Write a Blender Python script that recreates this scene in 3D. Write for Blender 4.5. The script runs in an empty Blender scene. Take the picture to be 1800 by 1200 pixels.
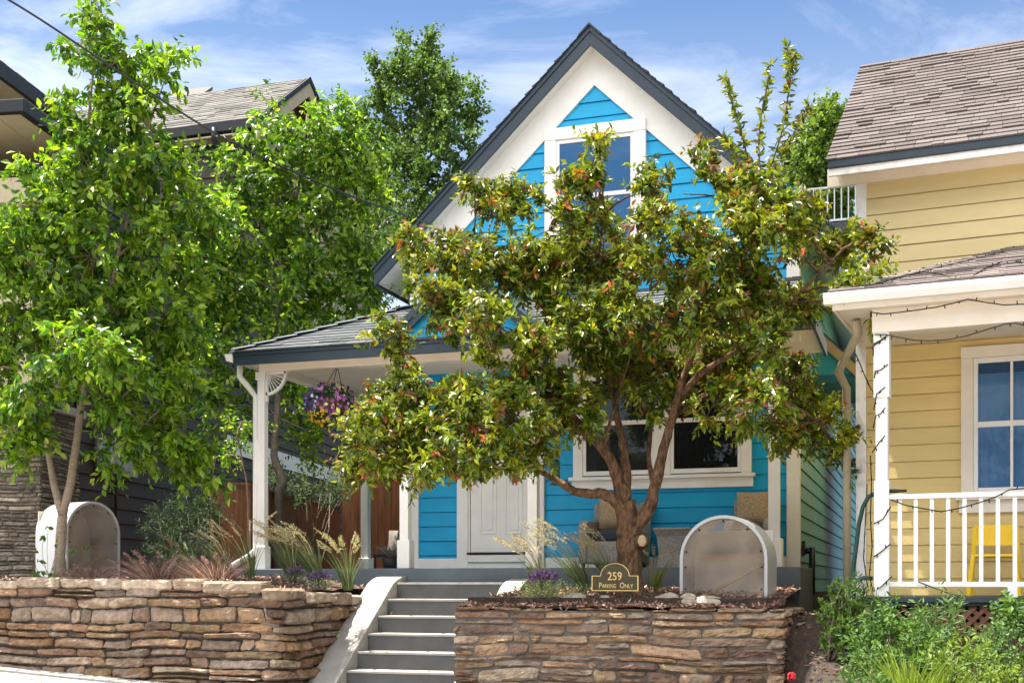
import bpy, math, random
import numpy as np
from mathutils import Vector
random.seed(7)
RS = np.random.RandomState(11)
scene = bpy.context.scene
COL = scene.collection
EYE = 1.6                     # height of the camera above the street; all z below are relative to the eye
F = 2181.0                    # focal length in pixels of the 1800 px wide photograph
AYAW = math.radians(18.27)
CA, SA = math.cos(AYAW), math.sin(AYAW)

# ------------------------------------------------------------------ camera, sky, sun, exposure
cam = bpy.data.cameras.new('camera'); camo = bpy.data.objects.new('camera', cam); COL.objects.link(camo)
camo.location = (0, 0, EYE); camo.rotation_euler = (math.radians(90), 0, AYAW)
cam.sensor_width = 36.0; cam.lens = F / 1800 * 36.0; cam.shift_y = 425 / 1800.0
cam.clip_start = 0.1; cam.clip_end = 3000
scene.camera = camo

SUN = Vector((-0.27, -0.02, 0.95)).normalized()
w = bpy.data.worlds.new('World'); scene.world = w; w.use_nodes = True
nt = w.node_tree; nt.nodes.clear()
sky = nt.nodes.new('ShaderNodeTexSky'); sky.sky_type = 'NISHITA'; sky.sun_disc = False
sky.sun_elevation = math.asin(SUN.z); sky.sun_rotation = math.atan2(SUN.x, SUN.y)
sky.air_density = 1.3; sky.dust_density = 0.6; sky.ozone_density = 2.5; sky.altitude = 2000
tc = nt.nodes.new('ShaderNodeTexCoord')
mp = nt.nodes.new('ShaderNodeMapping'); mp.inputs['Scale'].default_value = (1.5, 1.5, 4.0); mp.inputs['Rotation'].default_value = (0.3, 0.5, 0.4)
nt.links.new(tc.outputs['Generated'], mp.inputs['Vector'])
nz = nt.nodes.new('ShaderNodeTexNoise'); nz.inputs['Scale'].default_value = 2.2; nz.inputs['Detail'].default_value = 9; nz.inputs['Roughness'].default_value = 0.62
nz.inputs['Distortion'].default_value = 0.6
nt.links.new(mp.outputs['Vector'], nz.inputs['Vector'])
cr = nt.nodes.new('ShaderNodeValToRGB'); cr.color_ramp.elements[0].position = 0.48; cr.color_ramp.elements[1].position = 0.80
nt.links.new(nz.outputs['Fac'], cr.inputs['Fac'])
mm = nt.nodes.new('ShaderNodeMath'); mm.operation = 'MULTIPLY'; mm.inputs[1].default_value = 0.6
nt.links.new(cr.outputs['Color'], mm.inputs[0])
tint = nt.nodes.new('ShaderNodeMix'); tint.data_type = 'RGBA'; tint.blend_type = 'MULTIPLY'; tint.inputs['Factor'].default_value = 1.0
tint.inputs['B'].default_value = (0.86, 0.915, 0.98, 1)
nt.links.new(sky.outputs['Color'], tint.inputs['A'])
cm = nt.nodes.new('ShaderNodeMix'); cm.data_type = 'RGBA'; cm.inputs['B'].default_value = (9.0, 9.2, 9.8, 1)
sz_ = nt.nodes.new('ShaderNodeSeparateXYZ'); nt.links.new(tc.outputs['Generated'], sz_.inputs['Vector'])
hz = nt.nodes.new('ShaderNodeMapRange'); hz.inputs['From Min'].default_value = 0.06; hz.inputs['From Max'].default_value = 0.42; hz.inputs["To Min"].default_value = 0.55; hz.inputs['To Max'].default_value = 0.0
nt.links.new(sz_.outputs['Z'], hz.inputs['Value'])
mxn = nt.nodes.new('ShaderNodeMath'); mxn.operation = 'ADD'; mxn.use_clamp = True; nt.links.new(mm.outputs[0], mxn.inputs[0]); nt.links.new(hz.outputs['Result'], mxn.inputs[1])
nt.links.new(mxn.outputs[0], cm.inputs['Factor']); nt.links.new(tint.outputs['Result'], cm.inputs['A'])
# a bank of unseen cloud brightness, added behind the viewer to fill the shaded fronts
sx = nt.nodes.new('ShaderNodeSeparateXYZ'); nt.links.new(tc.outputs['Generated'], sx.inputs['Vector'])
def rng(src, a, b, c=0.0, d=1.0):
    r = nt.nodes.new('ShaderNodeMapRange'); r.inputs['From Min'].default_value = a; r.inputs['From Max'].default_value = b
    r.inputs['To Min'].default_value = c; r.inputs['To Max'].default_value = d; nt.links.new(src, r.inputs['Value']); return r.outputs['Result']
def mul(a, b):
    m = nt.nodes.new('ShaderNodeMath'); m.operation = 'MULTIPLY'; nt.links.new(a, m.inputs[0]); nt.links.new(b, m.inputs[1]); return m.outputs[0]
bank = mul(mul(rng(sx.outputs['Y'], -0.05, -0.45), rng(sx.outputs['Z'], 0.32, 0.50)), rng(nz.outputs['Fac'], 0.35, 0.55, 0.35, 1.0))
cb_ = nt.nodes.new('ShaderNodeMix'); cb_.data_type = 'RGBA'; cb_.inputs['B'].default_value = (26.0, 25.2, 24.0, 1)
nt.links.new(bank, cb_.inputs['Factor']); nt.links.new(cm.outputs['Result'], cb_.inputs['A'])
bg = nt.nodes.new('ShaderNodeBackground'); bg.inputs['Strength'].default_value = 0.06
nt.links.new(cb_.outputs['Result'], bg.inputs['Color'])
wo = nt.nodes.new('ShaderNodeOutputWorld'); nt.links.new(bg.outputs[0], wo.inputs['Surface'])

sl = bpy.data.lights.new('sun', 'SUN'); sl.energy = 5.0; sl.angle = math.radians(0.53); sl.color = (1.0, 0.94, 0.84)
so = bpy.data.objects.new('sun', sl); COL.objects.link(so); so.location = (0, 0, 30)
so.rotation_euler = SUN.to_track_quat('Z', 'Y').to_euler()
scene.view_settings.view_transform = 'Standard'; scene.view_settings.look = 'None'
scene.view_settings.exposure = 1.62; scene.view_settings.gamma = 1.0
scene.render.engine = 'CYCLES'
try:
    scene.cycles.max_bounces = 8; scene.cycles.diffuse_bounces = 4; scene.cycles.transparent_max_bounces = 12
    scene.cycles.use_denoising = True
except Exception: pass

# ------------------------------------------------------------------ helpers
def ray(u, v, Y):
    """point of the photograph's pixel (u, v) at world depth Y (z relative to the eye)"""
    s = (u - 900) / F; d = Y / (CA + s * SA)
    return np.array((d * (-SA + s * CA), Y, (1025 - v) / F * d))
def dist(u, Y):
    return Y / (CA + (u - 900) / F * SA)
def nrm(a):
    a = np.asarray(a, float); return a / (np.linalg.norm(a, axis=-1, keepdims=True) + 1e-9)

ORG = {}                      # root object -> origin (eye relative) or None for a local frame
def tag(o, label=None, cat=None, group=None, kind=None):
    if label: o['label'] = label
    if cat: o['category'] = cat
    if group: o['group'] = group
    if kind or cat: o['kind'] = kind or 'thing'
    return o
def empty(name, loc, label=None, cat=None, group=None, rz=0.0, local=False):
    o = bpy.data.objects.new(name, None); COL.objects.link(o); o.empty_display_size = 0.2
    o.location = (loc[0], loc[1], loc[2] + EYE); o.rotation_euler = (0, 0, rz)
    ORG[o.name] = None if local else np.array(loc, float)
    return tag(o, label, cat, group)
def root_of(o):
    while o.parent: o = o.parent
    return o

class MB:
    def __init__(s): s.v = []; s.f = []; s.c = []; s.col = (1, 1, 1); s.smooth = []; s.sm = False
    def add(s, vs, fs):
        n = len(s.v); s.v.extend([tuple(map(float, p)) for p in vs]); s.c.extend([s.col] * len(vs))
        for q in fs: s.f.append(tuple(n + i for i in q)); s.smooth.append(s.sm)
    def box(s, x0, x1, y0, y1, z0, z1):
        s.add([(x0,y0,z0),(x1,y0,z0),(x1,y1,z0),(x0,y1,z0),(x0,y0,z1),(x1,y0,z1),(x1,y1,z1),(x0,y1,z1)],
              [(0,3,2,1),(4,5,6,7),(0,1,5,4),(1,2,6,5),(2,3,7,6),(3,0,4,7)]); return s
    def bar(s, a, b, wd, th, up=(0,0,1)):
        """rectangular bar from a to b; wd across, th along `up`"""
        a = np.array(a, float); b = np.array(b, float); d = nrm(b - a); sd = nrm(np.cross(d, up)); u = np.cross(sd, d)
        vs = [p + sd*i*wd/2 + u*j*th/2 for p in (a, b) for i, j in ((-1,-1),(1,-1),(1,1),(-1,1))]
        s.add(vs, [(0,1,2,3),(7,6,5,4),(0,4,5,1),(1,5,6,2),(2,6,7,3),(3,7,4,0)]); return s
    def prism(s, poly, off):
        """planar polygon (3D points) pushed along vector off"""
        n = len(poly); a = [np.array(p, float) for p in poly]; b = [p + np.array(off, float) for p in a]
        s.add(a + b, [tuple(range(n))[::-1], tuple(range(n, 2*n))] + [(i, (i+1) % n, n + (i+1) % n, n + i) for i in range(n)]); return s
    def tube(s, pts, rad, n=8, cap=True):
        pts = [np.array(p, float) for p in pts]; m = len(pts)
        if not hasattr(rad, '__len__'): rad = [rad] * m
        ref = np.array((0.13, 0.21, 0.97)); vs = []
        for i, p in enumerate(pts):
            d = nrm(pts[min(i+1, m-1)] - pts[max(i-1, 0)])
            if i == 0:
                r = ref if abs(np.dot(ref, d)) < 0.9 else np.array((1.0, 0, 0)); a = nrm(np.cross(d, r))
            else: a = nrm(a - d*np.dot(a, d))
            b = np.cross(d, a)
            for k in range(n):
                t = 2*math.pi*k/n; vs.append(p + (a*math.cos(t) + b*math.sin(t)) * rad[i])
        fs = [(i*n+k, i*n+(k+1) % n, (i+1)*n+(k+1) % n, (i+1)*n+k) for i in range(m-1) for k in range(n)]
        if cap: fs += [tuple(range(n))[::-1], tuple((m-1)*n + k for k in range(n))]
        o = s.sm; s.sm = True; s.add(vs, fs); s.sm = o; return s
    def ball(s, c, r, n=8, m=6, sq=(1,1,1)):
        vs = []; fs = []
        for i in range(m+1):
            ph = math.pi*i/m
            for k in range(n):
                t = 2*math.pi*k/n
                vs.append((c[0]+r*sq[0]*math.sin(ph)*math.cos(t), c[1]+r*sq[1]*math.sin(ph)*math.sin(t), c[2]+r*sq[2]*math.cos(ph)))
        for i in range(m):
            for k in range(n): fs.append((i*n+k, (i+1)*n+k, (i+1)*n+(k+1) % n, i*n+(k+1) % n))
        o = s.sm; s.sm = True; s.add(vs, fs); s.sm = o; return s
    def build(s, name, mat, parent=None, bevel=0, origin=None, color=False, local=False, label=None):
        me = bpy.data.meshes.new(name)
        V = np.array(s.v, float)
        if parent is not None:
            og = ORG[root_of(parent).name]
            if og is not None and not local: V = V - og
            loc = (0, 0, 0)
        else:
            og = np.array(origin if origin is not None else (V[:,0].mean(), V[:,1].mean(), V[:,2].min()), float)
            if not local: V = V - og
            loc = (og[0], og[1], og[2] + EYE)
        me.from_pydata(V.tolist(), [], s.f)
        me.polygons.foreach_set('use_smooth', s.smooth)
        if color:
            at = me.color_attributes.new('Col', 'FLOAT_COLOR', 'POINT')
            at.data.foreach_set('color', np.column_stack([np.array(s.c, float), np.ones(len(s.c))]).ravel())
        me.materials.append(mat); me.update()
        o = bpy.data.objects.new(name, me); COL.objects.link(o); o.location = loc
        if parent is not None: o.parent = parent
        else: ORG[o.name] = og
        if bevel:
            b = o.modifiers.new('bevel', 'BEVEL'); b.width = bevel; b.segments = 2; b.limit_method = 'ANGLE'
        if label: o['label'] = label
        return o

def np_obj(name, V, T, C, mat, parent=None, origin=None, smooth=False):
    """mesh object from numpy arrays: verts, triangles, per-vertex colours"""
    V = np.asarray(V, float)
    if parent is not None: og = ORG[root_of(parent).name]; loc = (0,0,0)
    else:
        og = np.array(origin if origin is not None else (V[:,0].mean(), V[:,1].mean(), V[:,2].min())); loc = (og[0], og[1], og[2] + EYE)
    if og is not None: V = V - og
    me = bpy.data.meshes.new(name); n = len(T)
    me.vertices.add(len(V)); me.vertices.foreach_set('co', V.ravel())
    me.loops.add(n*3); me.loops.foreach_set('vertex_index', T.ravel().astype(np.int32))
    me.polygons.add(n); me.polygons.foreach_set('loop_start', np.arange(0, n*3, 3, dtype=np.int32))
    me.polygons.foreach_set('loop_total', np.full(n, 3, dtype=np.int32))
    me.polygons.foreach_set('use_smooth', np.full(n, smooth))
    if C is not None:
        at = me.color_attributes.new('Col', 'FLOAT_COLOR', 'POINT')
        at.data.foreach_set('color', np.column_stack([C, np.ones(len(C))]).ravel())
    me.materials.append(mat); me.update(calc_edges=True); me.validate()
    o = bpy.data.objects.new(name, me); COL.objects.link(o); o.location = loc
    if parent is not None: o.parent = parent
    else: ORG[o.name] = og
    return o

# ------------------------------------------------------------------ materials
def mat(name, col, rough=0.6, var=0.12, scale=6.0, bump=0.0, bscale=60.0, spec=0.4, attr=False, metal=0.0, stretch=None, dirt=None, dscale=1.2):
    m = bpy.data.materials.new(name); m.use_nodes = True; n = m.node_tree.nodes; L = m.node_tree.links
    b = n['Principled BSDF']; b.inputs['Roughness'].default_value = rough; b.inputs['Metallic'].default_value = metal
    b.inputs['Specular IOR Level'].default_value = spec
    t = n.new('ShaderNodeTexCoord'); vec = t.outputs['Object']
    if stretch:
        mpn = n.new('ShaderNodeMapping'); mpn.inputs['Scale'].default_value = stretch; L.new(vec, mpn.inputs['Vector']); vec = mpn.outputs['Vector']
    z = n.new('ShaderNodeTexNoise'); z.inputs['Scale'].default_value = scale; z.inputs['Detail'].default_value = 6; z.inputs['Roughness'].default_value = 0.6
    L.new(vec, z.inputs['Vector'])
    rp = n.new('ShaderNodeMapRange'); rp.inputs['From Min'].default_value = 0.3; rp.inputs['From Max'].default_value = 0.7
    rp.inputs['To Min'].default_value = 1 - var; rp.inputs['To Max'].default_value = 1 + var
    L.new(z.outputs['Fac'], rp.inputs['Value'])
    mx = n.new('ShaderNodeMix'); mx.data_type = 'RGBA'; mx.blend_type = 'MULTIPLY'; mx.inputs['Factor'].default_value = 1.0
    if attr:
        a = n.new('ShaderNodeAttribute'); a.attribute_name = 'Col'; L.new(a.outputs['Color'], mx.inputs['A'])
    else: mx.inputs['A'].default_value = (*col, 1)
    L.new(rp.outputs['Result'], mx.inputs['B']); out = mx.outputs['Result']
    if dirt:
        z2 = n.new('ShaderNodeTexNoise'); z2.inputs['Scale'].default_value = dscale; z2.inputs['Detail'].default_value = 8; z2.inputs['Roughness'].default_value = 0.7
        L.new(vec, z2.inputs['Vector'])
        r2 = n.new('ShaderNodeMapRange'); r2.inputs['From Min'].default_value = 0.5; r2.inputs['From Max'].default_value = 0.8; r2.inputs['To Max'].default_value = dirt[3]
        L.new(z2.outputs['Fac'], r2.inputs['Value'])
        m2 = n.new('ShaderNodeMix'); m2.data_type = 'RGBA'; m2.inputs['B'].default_value = (*dirt[:3], 1)
        L.new(r2.outputs['Result'], m2.inputs['Factor']); L.new(out, m2.inputs['A']); out = m2.outputs['Result']
    L.new(out, b.inputs['Base Color'])
    if bump:
        z3 = n.new('ShaderNodeTexNoise'); z3.inputs['Scale'].default_value = bscale; z3.inputs['Detail'].default_value = 5; L.new(vec, z3.inputs['Vector'])
        bp = n.new('ShaderNodeBump'); bp.inputs['Strength'].default_value = bump; bp.inputs['Distance'].default_value = 0.02 if bump <= 1 else 0.06
        L.new(z3.outputs['Fac'], bp.inputs['Height']); L.new(bp.outputs['Normal'], b.inputs['Normal'])
    return m

def leaf_mat(name, trans=0.45, rough=0.42, spec=0.45, warm=(1.5, 1.45, 0.7)):
    m = bpy.data.materials.new(name); m.use_nodes = True; n = m.node_tree.nodes; L = m.node_tree.links
    b = n['Principled BSDF']; b.inputs['Roughness'].default_value = rough; b.inputs['Specular IOR Level'].default_value = spec
    a = n.new('ShaderNodeAttribute'); a.attribute_name = 'Col'; L.new(a.outputs['Color'], b.inputs['Base Color'])
    mx = n.new('ShaderNodeMix'); mx.data_type = 'RGBA'; mx.blend_type = 'MULTIPLY'; mx.inputs['Factor'].default_value = 1.0
    mx.inputs['B'].default_value = (*warm, 1); L.new(a.outputs['Color'], mx.inputs['A'])
    t = n.new('ShaderNodeBsdfTranslucent'); L.new(mx.outputs['Result'], t.inputs['Color'])
    s = n.new('ShaderNodeMixShader'); s.inputs['Fac'].default_value = trans
    L.new(b.outputs[0], s.inputs[1]); L.new(t.outputs[0], s.inputs[2]); L.new(s.outputs[0], n['Material Output'].inputs['Surface'])
    return m

def glass_mat(name, base, rough=0.03, ior=1.9):
    m = bpy.data.materials.new(name); m.use_nodes = True; b = m.node_tree.nodes['Principled BSDF']
    n = m.node_tree.nodes; L = m.node_tree.links
    b.inputs['Base Color'].default_value = (*base, 1); b.inputs['Roughness'].default_value = rough; b.inputs['IOR'].default_value = ior
    t = n.new('ShaderNodeTexCoord'); z = n.new('ShaderNodeTexNoise'); z.inputs['Scale'].default_value = 2.5; L.new(t.outputs['Object'], z.inputs['Vector'])
    bp = n.new('ShaderNodeBump'); bp.inputs['Strength'].default_value = 0.05; bp.inputs['Distance'].default_value = 0.05
    L.new(z.outputs['Fac'], bp.inputs['Height']); L.new(bp.outputs['Normal'], b.inputs['Normal'])
    return m

M = {}
M['blue'] = mat('blue_paint', (0.009, 0.33, 0.61), 0.42, 0.09, 3.0, 0.05, 90, dirt=(0.012, 0.27, 0.46, 0.4), stretch=(0.6, 1, 2.5), spec=.25)
M['green'] = mat('pale_green_paint', (0.15, 0.40, 0.45), 0.5, 0.08, 3.0, 0.05, 90)
M['teal'] = mat('teal_paint', (0.03, 0.30, 0.38), 0.45, 0.06)
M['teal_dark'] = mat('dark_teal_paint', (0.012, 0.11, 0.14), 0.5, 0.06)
M['white'] = mat('white_trim_paint', (0.78, 0.76, 0.73), 0.45, 0.05, 4.0, 0.04, 70, dirt=(0.60, 0.57, 0.52, 0.35), dscale=2.5)
M['cream'] = mat('cream_trim_paint', (0.76, 0.68, 0.58), 0.5, 0.06, 4.0, 0.04, 70, dirt=(0.55, 0.46, 0.36, 0.4))
M['peel'] = mat('weathered_white_paint', (0.74, 0.72, 0.69), 0.6, 0.1, 8.0, 0.1, 60, dirt=(0.33, 0.28, 0.23, 0.7), dscale=6)
M['slate'] = mat('dark_slate_paint', (0.025, 0.040, 0.056), 0.4, 0.12, 4.0, 0.05)
M['black'] = mat('black_metal', (0.012, 0.013, 0.015), 0.45, 0.1)
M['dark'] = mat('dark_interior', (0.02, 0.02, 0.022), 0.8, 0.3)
M['yellow'] = mat('yellow_paint', (0.62, 0.50, 0.245), 0.5, 0.07, 2.5, 0.06, 80, stretch=(0.5, 1, 3), dirt=(0.50, 0.39, 0.19, 0.4))
M['yellow_bounce'] = mat('bounce_tinted_yellow_paint', (0.70, 0.53, 0.215), 0.5, 0.07, 2.5, 0.06, 80, stretch=(0.5, 1, 3), dirt=(0.54, 0.34, 0.11, 0.4))  # same house paint, with warm bounce light under the porch put into its colour
M['tan'] = mat('tan_wood', (0.40, 0.27, 0.13), 0.6, 0.12)
M['brown'] = mat('dark_brown_siding', (0.042, 0.033, 0.026), 0.6, 0.15, 3.0, 0.06, 60)
M['brown_trim'] = mat('brown_soffit_wood', (0.20, 0.11, 0.055), 0.6, 0.15)
M['ltan'] = mat('pale_tan_paint', (0.42, 0.36, 0.24), 0.6, 0.08)
M['shingle_slate'] = mat('slate_blue_shingles', (1,1,1), 0.85, 0.22, 40.0, 0.5, 180, attr=True, spec=0.2)
M['shingle_brown'] = mat('weathered_brown_shingles', (1,1,1), 0.9, 0.20, 40.0, 0.5, 180, attr=True, spec=0.15)
M['stone'] = mat('field_stone', (1,1,1), 0.8, 0.33, 13.0, 0.7, 38, attr=True, spec=0.25, dirt=(0.16, 0.075, 0.035, 0.55), dscale=5.0)
M['ledge'] = mat('ledge_stone', (1,1,1), 0.85, 0.3, 16.0, 0.6, 45, attr=True, spec=0.2)
M['mortar'] = mat('grey_mortar', (0.12, 0.105, 0.09), 0.9, 0.2, 20.0, 0.5, 90)
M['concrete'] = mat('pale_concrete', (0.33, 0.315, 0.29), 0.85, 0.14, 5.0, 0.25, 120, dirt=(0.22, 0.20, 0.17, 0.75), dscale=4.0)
M['riser'] = mat('shaded_stained_concrete', (0.085, 0.088, 0.09), 0.8, 0.14, 5.0, 0.2, 110, dirt=(0.06, 0.06, 0.06, 0.5), dscale=3.0)  # much darker than the treads: the risers' shade is put into the colour
M['porch'] = mat('blue_grey_porch_concrete', (0.10, 0.125, 0.145), 0.6, 0.16, 4.0, 0.15, 90, dirt=(0.06, 0.075, 0.085, 0.5))
M['bounce_road'] = mat('pale_bounce_road', (0.44, 0.40, 0.34), 0.85, 0.25, 30.0, 0.4, 200)  # tone made pale to bounce fill light onto the house fronts
M['soil'] = mat('dark_bark_soil', (0.085, 0.053, 0.038), 0.95, 0.5, 25.0, 1.0, 60)
M['dry_soil'] = mat('dark_garden_soil', (0.045, 0.031, 0.023), 0.95, 0.6, 18.0, 1.0, 60)
M['leaf_garden'] = leaf_mat('soft_garden_leaf', 0.36, 0.55, 0.3)
M['grass'] = mat('grass_ground', (0.07, 0.095, 0.03), 0.95, 0.4, 9.0, 0.6, 60)
M['chips'] = mat('bark_chips', (1,1,1), 0.9, 0.3, 40.0, attr=True, spec=0.15)
M['bark_pale'] = mat('pale_smooth_bark', (0.26, 0.20, 0.145), 0.75, 0.28, 14.0, 0.35, 30, stretch=(1, 1, 3.0), dirt=(0.10, 0.07, 0.05, 0.55), dscale=5)
M['bark_brown'] = mat('rough_brown_bark', (0.15, 0.085, 0.048), 0.9, 0.6, 26.0, 1.6, 20, stretch=(1, 1, 0.4), dirt=(0.022, 0.014, 0.010, 0.95), dscale=16, spec=.2)
M['bark_grey'] = mat('grey_bark', (0.16, 0.13, 0.10), 0.85, 0.3, 14.0, 0.6, 30)
M['heartwood'] = mat('cut_branch_wood', (0.40, 0.29, 0.18), 0.8, 0.25, 30.0, 0.4, 60)
M['leaf_big'] = leaf_mat('fresh_green_leaf', 0.52, 0.34, 0.6, warm=(1.4, 1.5, 0.5))
M['leaf_small'] = leaf_mat('glossy_bronze_green_leaf', 0.34, 0.34, 0.55, warm=(1.5, 1.3, 0.6))
M['leaf_far'] = leaf_mat('far_green_leaf', 0.35, 0.55, 0.25)
M['blade'] = leaf_mat('grass_blade', 0.35, 0.5, 0.3, warm=(1.2, 1.2, 0.9))
M['petal'] = leaf_mat('flower_petal', 0.35, 0.6, 0.2, warm=(1.1, 1.1, 1.1))
M['cedar'] = mat('cedar_fence_boards', (0.23, 0.085, 0.035), 0.65, 0.35, 3.0, 0.3, 40, stretch=(6, 6, 0.7))
M['lattice'] = mat('red_cedar_lattice', (0.17, 0.075, 0.045), 0.7, 0.3, 6.0, 0.2)
M['metal_white'] = mat('white_metal', (0.50, 0.51, 0.52), 0.3, 0.06, 3.0, spec=0.6)
M['galv'] = mat('galvanised_grey', (0.38, 0.40, 0.42), 0.4, 0.12, metal=0.5)
M['bronze'] = mat('bronze_plaque', (0.055, 0.045, 0.026), 0.42, 0.2, 20.0, metal=0.35)
M['gold'] = mat('gold_lettering', (0.66, 0.49, 0.17), 0.4, 0.08, metal=0.25)
M['chair_yellow'] = mat('yellow_plastic', (0.80, 0.52, 0.01), 0.35, 0.05)
M['navy'] = mat('navy_cushion', (0.025, 0.032, 0.055), 0.9, 0.2, 30)
M['pillow'] = mat('beige_spotted_pillow', (0.34, 0.255, 0.155), 0.9, 0.45, 55.0)
M['cushion'] = mat('grey_beige_cushion', (0.17, 0.155, 0.13), 0.9, 0.1)
M['hose'] = mat('dark_green_hose', (0.012, 0.055, 0.045), 0.35, 0.1)
M['wire'] = mat('black_wire', (0.012, 0.014, 0.016), 0.5, 0.1)
M['wire_green'] = mat('dark_green_light_wire', (0.012, 0.028, 0.018), 0.5, 0.1)
M['bottle'] = glass_mat('green_bottle_glass', (0.01, 0.10, 0.075), 0.08, 1.5)
M['pane'] = glass_mat('dark_window_pane', (0.012, 0.015, 0.018), 0.03, 1.55)
M['pane_blue'] = glass_mat('sky_reflection_tinted_pane', (0.002, 0.075, 0.20), 0.03, 2.0)  # blue base colour carries the reflected sky
M['curtain_blue'] = glass_mat('curtained_blue_pane', (0.05, 0.17, 0.36), 0.04, 1.6)
def clear_pane(name, tint, fac):
    m = bpy.data.materials.new(name); m.use_nodes = True; n = m.node_tree.nodes; L = m.node_tree.links; b = n['Principled BSDF']
    b.inputs['Base Color'].default_value = (*tint, 1); b.inputs['Roughness'].default_value = .02; b.inputs['IOR'].default_value = 1.7
    t = n.new('ShaderNodeBsdfTransparent'); t.inputs['Color'].default_value = (.75, .85, .95, 1); s = n.new('ShaderNodeMixShader'); s.inputs['Fac'].default_value = fac
    L.new(b.outputs[0], s.inputs[1]); L.new(t.outputs[0], s.inputs[2]); L.new(s.outputs[0], n['Material Output'].inputs['Surface']); return m
M['pane'] = clear_pane('porch_window_glass', (0.008, 0.009, 0.010), .45)
M['curtain_blue'] = clear_pane('curtained_window_glass', (0.01, 0.09, 0.26), .55)
M['curtain'] = mat('pale_blue_curtain', (0.30, 0.48, 0.66), .8, .1, 2.0)
M['blind'] = mat('grey_blind', (0.10, 0.10, 0.10), .6, .1)
M['rock'] = mat('garden_rock', (0.33, 0.28, 0.23), 0.85, 0.4, 9.0, 0.7, 40)
M['pot'] = mat('dark_plant_pot', (0.03, 0.03, 0.033), 0.6, 0.1)
M['coir'] = mat('coir_basket', (0.12, 0.07, 0.035), 0.95, 0.4, 40, 0.6, 80)

def wicker():
    m = mat('grey_wicker', (0.30, 0.275, 0.255), 0.7, 0.1); n = m.node_tree.nodes; L = m.node_tree.links; b = n['Principled BSDF']
    t = n.new('ShaderNodeTexCoord'); mpn = n.new('ShaderNodeMapping'); mpn.inputs['Scale'].default_value = (1, 1, 1); mpn.inputs['Rotation'].default_value = (math.radians(90), 0, 0)
    L.new(t.outputs['Object'], mpn.inputs['Vector'])
    br = n.new('ShaderNodeTexBrick'); br.inputs['Scale'].default_value = 18; br.inputs['Color1'].default_value = (0.46, 0.43, 0.40, 1); br.inputs['Color2'].default_value = (0.32, 0.295, 0.275, 1)
    br.inputs['Mortar'].default_value = (0.05, 0.045, 0.04, 1); br.inputs['Mortar Size'].default_value = 0.03; br.inputs['Mortar Smooth'].default_value = 0.6
    L.new(mpn.outputs['Vector'], br.inputs['Vector']); L.new(br.outputs['Color'], b.inputs['Base Color'])
    bp = n.new('ShaderNodeBump'); bp.inputs['Strength'].default_value = 0.8; bp.inputs['Distance'].default_value = 0.01; bp.invert = True
    L.new(br.outputs['Fac'], bp.inputs['Height']); L.new(bp.outputs['Normal'], b.inputs['Normal'])
    return m
M['wicker'] = wicker()
def poly_mat():
    m = bpy.data.materials.new('clouded_clear_plastic'); m.use_nodes = True; n = m.node_tree.nodes; L = m.node_tree.links; b = n['Principled BSDF']
    t = n.new('ShaderNodeTexCoord'); z = n.new('ShaderNodeTexNoise'); z.inputs['Scale'].default_value = 3.0; z.inputs['Detail'].default_value = 8; L.new(t.outputs['Object'], z.inputs['Vector'])
    r = n.new('ShaderNodeValToRGB'); r.color_ramp.elements[0].color = (0.20, 0.15, 0.11, 1); r.color_ramp.elements[1].color = (0.50, 0.41, 0.32, 1); r.color_ramp.elements[0].position = 0.35; r.color_ramp.elements[1].position = 0.65
    L.new(z.outputs['Fac'], r.inputs['Fac']); L.new(r.outputs['Color'], b.inputs['Base Color'])
    b.inputs['Roughness'].default_value = 0.14; b.inputs['Alpha'].default_value = 0.42
    return m
M['poly'] = poly_mat()

# ------------------------------------------------------------------ building-element generators
def siding(mb, h0, h1, z0, z1, y, exp, lim=None, ax='x', sgn=-1, out=0.025):
    """lap boards on a plane: ax 'x' -> wall along x at depth y facing sgn*Y; ax 'y' -> wall along y at x=y facing sgn*X"""
    z = z0
    def P(h, z, o): return (h, y + sgn*o, z) if ax == 'x' else (y + sgn*o, h, z)
    while z < z1 - 1e-6:
        t = min(z + exp, z1)
        a0, a1 = lim(z) if lim else (h0, h1); b0, b1 = lim(t) if lim else (h0, h1)
        if a1 - a0 > 0.02:
            if b1 < b0: b0 = b1 = (b0 + b1)/2
            cuts = [0.0]
            while a1 - a0 > 2.0 and cuts[-1] < 1: cuts.append(cuts[-1] + random.uniform(1.2, 3.6)/(a1-a0))
            cuts = [c for c in cuts if c < .93] + [1.0]
            for ca, cb in zip(cuts[:-1], cuts[1:]):
                j = random.uniform(-0.002, 0.002); g0 = .0012/(a1-a0)*(ca > 0); g1 = .0012/(a1-a0)*(cb < 1)
                p0, p1 = a0+(a1-a0)*(ca+g0), a0+(a1-a0)*(cb-g1); q0, q1 = b0+(b1-b0)*(ca+g0), b0+(b1-b0)*(cb-g1)
                tt = t - .009; f9 = (tt-z)/(t-z) if t-z > .02 else 1; r0, r1 = p0+(q0-p0)*f9, p1+(q1-p1)*f9
                mb.add([P(p0, z, out+j), P(p1, z, out+j), P(r1, tt, 0.006+j), P(r0, tt, 0.006+j), P(p0, z, -.013), P(p1, z, -.013), P(r0, tt, -.013), P(r1, tt, -.013), P(q1, t, -.013), P(q0, t, -.013)], [(0,1,2,3), (4,5,1,0), (3,2,7,6), (6,7,8,9)])
        z = t

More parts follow.
